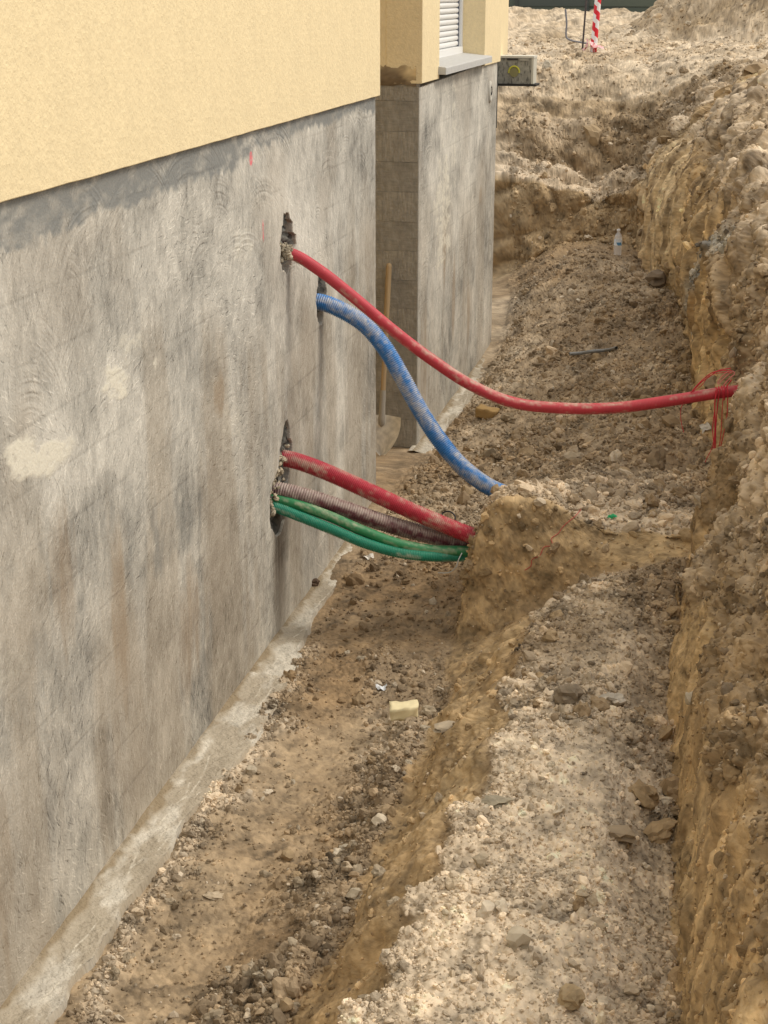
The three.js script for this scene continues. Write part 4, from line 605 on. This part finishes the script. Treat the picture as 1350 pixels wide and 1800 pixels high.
{ // shovel leaning in the alcove
  const tip = onPlane(668, 801, 'z', -10.06), top = onPlane(684, 462, 'z', -10.3), sh = thing('shovel', tip.toArray(), 'long wooden handled shovel leaning in the dark alcove', 'shovel');
  const ax = top.clone().sub(tip), L = ax.length(); ax.normalize(); sh.quaternion.setFromUnitVectors(new THREE.Vector3(0, 1, 0), ax);
  const n = 16, g = new THREE.PlaneGeometry(1, 1, n, n), a = g.attributes.position;
  for (let k = 0; k < a.count; k++) { const u = a.getX(k) * 2, t = a.getY(k) + .5; const w = .122 * Math.pow(Math.sin(Math.min(1, t * 1.18 + .04) * Math.PI / 2), .75); a.setXYZ(k, u * w + .012, t * .29 + (t > .93 ? -.012 * Math.abs(u) : 0), .035 * u * u * (.4 + t) - .02 * (1 - t) * (1 - t)); }
  g.computeVertexNormals();
  const bl = mesh('blade', g, new THREE.MeshStandardMaterial({ map: dataTex(128, 128, (i, j, o) => { const v = .62 + .22 * fbm2(i / 14, j / 14, 4); o[0] = v * 1.04; o[1] = v * .97; o[2] = v * .82; }, { srgb: true }), roughness: .6, metalness: .15, side: THREE.DoubleSide }), sh); bl.rotation.y = .2;
  mesh('socket', new THREE.LatheGeometry([[.0, .20], [.022, .22], [.024, .27], [.021, .36], [.021, .46]].map(q => new THREE.Vector2(...q)), 14), mat(.34, .31, .26, .6, { metalness: .2 }), sh);
  mesh('handle', new THREE.LatheGeometry([[.017, .44], [.018, .7], [.0195, 1.1], [.020, L - .03], [.017, L - .008], [0, L]].map(q => new THREE.Vector2(...q)), 14), new THREE.MeshStandardMaterial({ map: dataTex(64, 256, (i, j, o) => { const v = 1 + .3 * fbm2(i / 5, j / 60, 3); o[0] = .36 * v; o[1] = .25 * v; o[2] = .13 * v; }, { srgb: true }), roughness: .75 }), sh);
}
{ // grey utility box on its black shelf at the far corner of the house
  const Z = -13.98, A = onPlane(875, 98, 'z', Z), B = onPlane(937, 150, 'z', Z), cx = (A.x + B.x) / 2, w = B.x - A.x, h = A.y - B.y, o = thing('utility_box', [cx, B.y, Z], 'grimy grey utility box with a yellow ring at the far house corner', 'box');
  const grime = dataTex(256, 256, (i, j, q) => { const v = .30 + .10 * fbm2(i / 30, j / 30, 4) - .16 * ss(.15, .45, fbm2(i / 9, j / 40, 4)); q[0] = v * 1.02; q[1] = v * .98; q[2] = v * .82; }, { srgb: true }), gm = new THREE.MeshStandardMaterial({ map: grime, roughness: .7 });
  mesh('case', box(-w / 2, w / 2 - .02, .012, h - .02, -.2, 0), gm, o); mesh('side_panel', box(w / 2 - .019, w / 2, .012, h - .004, -.21, .006), mat(.55, .53, .44, .6), o);
  mesh('lid', box(-w / 2 - .004, w / 2 + .004, h - .018, h, -.21, .012), mat(.62, .60, .52, .6), o); mesh('hinge', box(-.075, .02, h - .036, h - .021, -.004, .007), mat(.05, .045, .04), o);
  mesh('hinge', box(.035, .115, h - .04, h - .021, -.004, .008), mat(.40, .38, .32), o);
  mesh('ring', new THREE.TorusGeometry(.046, .007, 8, 26, Math.PI * 1.15).rotateZ(-.22).translate(-.012, h * .46, .004), mat(.62, .60, .06, .5), o);
  mesh('dial', new THREE.CylinderGeometry(.04, .042, .02, 20).rotateX(Math.PI / 2).translate(-.012, h * .44, 0), mat(.25, .23, .10, .8), o);
  mesh('shelf', box(-w / 2 - .12, w / 2 + .03, -.008, .01, -.21, .02), mat(.02, .018, .015, .7), o);
}
{ // clear bottle standing at the far end
  const { p } = groundAt(1085, 441), o = thing('water_bottle', [p.x, p.y - .01, p.z], 'clear plastic water bottle with a blue and white label at the trench end', 'bottle'); o.scale.setScalar(1.08);
  const pf = [[0, 0], [.032, .002], [.036, .012], [.035, .05], [.036, .09], [.036, .15], [.028, .185], [.014, .205], [.013, .222]].map(q => new THREE.Vector2(...q));
  mesh('body', new THREE.LatheGeometry(pf, 24), new THREE.MeshPhysicalMaterial({ color: 0xffffff, roughness: .2, transmission: .7, thickness: 0, ior: 1.45 }), o);
  mesh('cap', new THREE.CylinderGeometry(.016, .016, .016, 16).translate(0, .228, 0), mat(.8, .8, .78, .4), o);
  mesh('wrapper', new THREE.CylinderGeometry(.0368, .0368, .05, 24, 1, true).translate(0, .118, 0), new THREE.MeshStandardMaterial({ map: dataTex(128, 32, (i, j, q) => { const b = (i + j * .5) % 64 < 26 && j < 18; q[0] = b ? .10 : .75; q[1] = b ? .28 : .80; q[2] = b ? .50 : .84; }, { srgb: true }), roughness: .4, side: THREE.DoubleSide }), o);
}
{ // marker post wrapped in red and white tape, with a steel pin and wire beside it
  const b = groundAt(1043, 83).p, o = thing('marker_post', b.toArray(), 'leaning post wrapped in red and white barrier tape', 'post');
  const tp = new THREE.MeshStandardMaterial({ map: dataTex(64, 512, (i, j, q) => { const r = ((j / 512 * 9 + i / 64 * .8) % 1) < .5; q[0] = r ? .68 : .82; q[1] = r ? .015 : .80; q[2] = r ? .03 : .78; }, { srgb: true }), roughness: .45, side: THREE.DoubleSide });
  const st = mesh('stake', new THREE.CylinderGeometry(.034, .04, 1.7, 14, 20).translate(0, .83, 0), tp, o); st.rotation.z = -.05;
  for (const [x, z, r, q] of [[.05, .04, .3, .2], [-.09, .02, 2, -.15], [.0, .08, 1.1, .1]]) { const g = new THREE.PlaneGeometry(.16, .07, 10, 3), a = g.attributes.position; for (let k = 0; k < a.count; k++) a.setZ(k, .03 * n2(a.getX(k) * 30, a.getY(k) * 20 + r)); g.computeVertexNormals(); const f = mesh('tape_end', g, tp, o); f.position.set(x, .05, z); f.rotation.set(-.9, r, q); }
  const pn = groundAt(1022, 78).p; const pin = mesh('steel_pin', new THREE.CylinderGeometry(.011, .011, 1.5, 8).translate(0, .7, 0), mat(.06, .05, .05, .6)); pin.position.copy(pn); pin.rotation.z = -.04; tag(pin, 'thin dark steel pin left of the striped post', 'pin');
  const Zw = pn.z - .2; const w = line('wire_hook', zpx([[994, 16, Zw], [996, 40, Zw], [996, 66, Zw], [1004, 71, Zw], [1018, 74, Zw], [1034, 77, Zw]]), .012, mat(.20, .20, .22, .5)); tag(w, 'bent grey wire hook standing in the sand left of the steel pin', 'wire');
}
{ // boundary fence far behind
  const F = thing('boundary_fence', [0, 2.45, -34], 'dark green grey panel fence at the far edge of the site', 'fence'), pm = [mat(.075, .095, .075, .7), mat(.09, .11, .085, .7), mat(.065, .08, .07, .7)], post = mat(.05, .06, .055, .7);
  for (let k = 0; k < 8; k++) { const x = -1.9 - k * 1.5; mesh('panel', box(x - 1.44, x, .02, 1.9, -.03, .0), pm[k % 3], F); for (let q = 0; q < 7; q++) mesh('board', box(x - 1.44, x, .05 + q * .27, .29 + q * .27, .001, .018), pm[(k + q) % 3], F); mesh('post', box(x, x + .06, 0, 2.0, -.06, .05), post, F); }
}
{ // mortar and gravel packed round the conduits in the wall
  const gs = [], M = new THREE.Matrix4(), q = new THREE.Quaternion(), C = [];
  const put = (al, y, r, out) => { const g = crumbGeos[2].clone(); q.setFromEuler(new THREE.Euler(rr(0, 6), rr(0, 6), rr(0, 6))); g.applyMatrix4(M.compose(new THREE.Vector3(WX + out, y, -al), q, new THREE.Vector3(r, r, r))); const t = rr(.6, 1.15), c = []; for (let k = 0; k < g.attributes.position.count; k++) c.push(.47 * t, .40 * t, .29 * t); g.setAttribute('color', new THREE.Float32BufferAttribute(c, 3)); gs.push(g); };
  for (let k = 0; k < 130; k++) { const t = rnd(); put(6.88 + .2 * t + rr(-.07, .07), .72 + .14 * t + rr(-.09, .09), rr(.006, .016), rr(-.05, .002)); }
  for (let k = 0; k < 46; k++) put(7.155 + rr(-.035, .04), 1.895 + rr(-.035, .04), rr(.007, .018), rr(-.04, .02));
  for (let k = 0; k < 30; k++) put(7.06 + rr(-.05, .05), .98 + rr(-.09, .06), rr(.005, .011), rr(-.06, -.015));
  const o = mesh('packing_mortar', mergeGeometries(gs), new THREE.MeshStandardMaterial({ vertexColors: true, roughness: 1 }), house); o.userData.kind = 'stuff';
}
// clods one can pick out, spread over the loose soil
{
  const zone = v => {
    const s = seg[v], z = zs[v], X = scr[v * 3], Y = scr[v * 3 + 1];
    if (z < -15.7) return ['brown', Y < 110 ? 'on the sand by the striped post' : Y < 300 ? (X < 1000 ? 'on the far bank below the utility box' : 'on the far bank below the striped post') : 'on the ledge of the trench end', 'clods on the far bank', [.04, .10], 20];
    if (s > 9) return z > -8 ? ['brown', Y > 1400 ? 'low in the near right bank' : Y > 1000 ? 'in the right bank beside the upper berm' : 'in the right bank below the red twine', 'clods in the right bank', [.022, .05], 24] : ['brown', Y > 420 ? 'in the right bank above the red twine' : 'on the upper right bank edge', 'clods in the far right bank', [.03, .07], 16];
    if (z < -7.6) return ['brown', Y > 740 ? (X < 900 ? 'beside the blue conduit' : 'behind the pipe block') : Y > 600 ? (X < 1000 ? 'on the slope by the ochre block' : 'on the slope above the long red conduit') : X < 1000 ? 'near the far end of the house wall' : 'on the heap below the bottle', 'clods on the far slope', [.025, .07], 64];
    if (s > 5.7) return z > -5 ? ['pale', (X < 860 ? 'along the near berm crest' : X > 1080 ? 'along the bank slot of the near berm' : Y > 1620 ? 'on the lowest middle of the berm top' : 'in the middle of the near berm top'), 'clods on the berm top', [.014, .028], 40] : ['brown', z < -6.9 ? 'on top of the pipe block' : X < 960 ? 'on the upper berm by its crest' : X > 1110 ? 'on the upper berm against the bank' : Y < 1130 ? 'on the upper berm just below the pipe block' : 'on the upper berm by the dark grey clod', 'clods on the upper berm', [.02, .045], 56];
    if (s > 3) return ['grey', Y > 1640 ? 'at the lowest end of the berm foot' : Y > 1450 ? 'in the crumbled strip along the berm foot' : Y > 1240 ? 'at the berm foot below the cream stone' : 'on the floor below the green conduits', 'clods along the berm foot', [.016, .036], 52];
    return ['grey', Y > 1560 ? 'beside the near end of the footing' : Y > 1300 ? 'beside the middle of the footing' : 'beside the footing by the brown stone', 'clods beside the footing', [.012, .024], 26];
  };
  const lim = {}, all = {};
  for (let k = 0; k < 20000; k++) { const v = pickGround(), X = scr[v * 3], Y = scr[v * 3 + 1]; if (X < 0 || X > 1350 || Y < 20 || Y > 1800 || (pos[v * 3] < -1.88 && zs[v] > -14)) continue; const [m, where, grp, [a, b], cap] = zone(v); if ((lim[grp] = (lim[grp] || 0) + 1) > cap) continue;
    const u = rnd(), r = a + (b - a) * u * u, tone = rnd() < .75 ? m : ['pale', 'brown', 'grey'][(rnd() * 3) | 0], ms = clodMats[tone], o = mesh('clod', clodGeos[(rnd() * 8) | 0], ms[(rnd() * ms.length) | 0]);
    o.scale.set(r * rr(.9, 1.3), r * rr(.8, 1), r * rr(.9, 1.2)); o.rotation.set(rr(0, 6.3), rr(0, 6.3), rr(0, 6.3)); placeRock(o, v, r, .6); tag(o, `${u > .75 ? 'large' : u > .4 ? 'middling' : 'small'} ${tone === 'grey' ? 'greyish' : tone} clod ${where}`, 'clod', grp); (all[o.userData.label] ??= []).push([X, o]); }
  const nth = ['leftmost', 'second from the left', 'third from the left', 'fourth from the left', 'fifth from the left', 'sixth from the left', 'seventh from the left', 'eighth from the left', 'ninth from the left', 'tenth from the left', 'eleventh from the left', 'twelfth from the left'];
  for (const l of Object.values(all)) if (l.length > 1) l.sort((p, q) => p[0] - q[0]).forEach(([, o], i) => { o.userData.label += i === l.length - 1 ? ', rightmost' : `, ${nth[Math.min(i, 11)]}`; });
}
console.log('all done');
renderer.render(scene, camera);
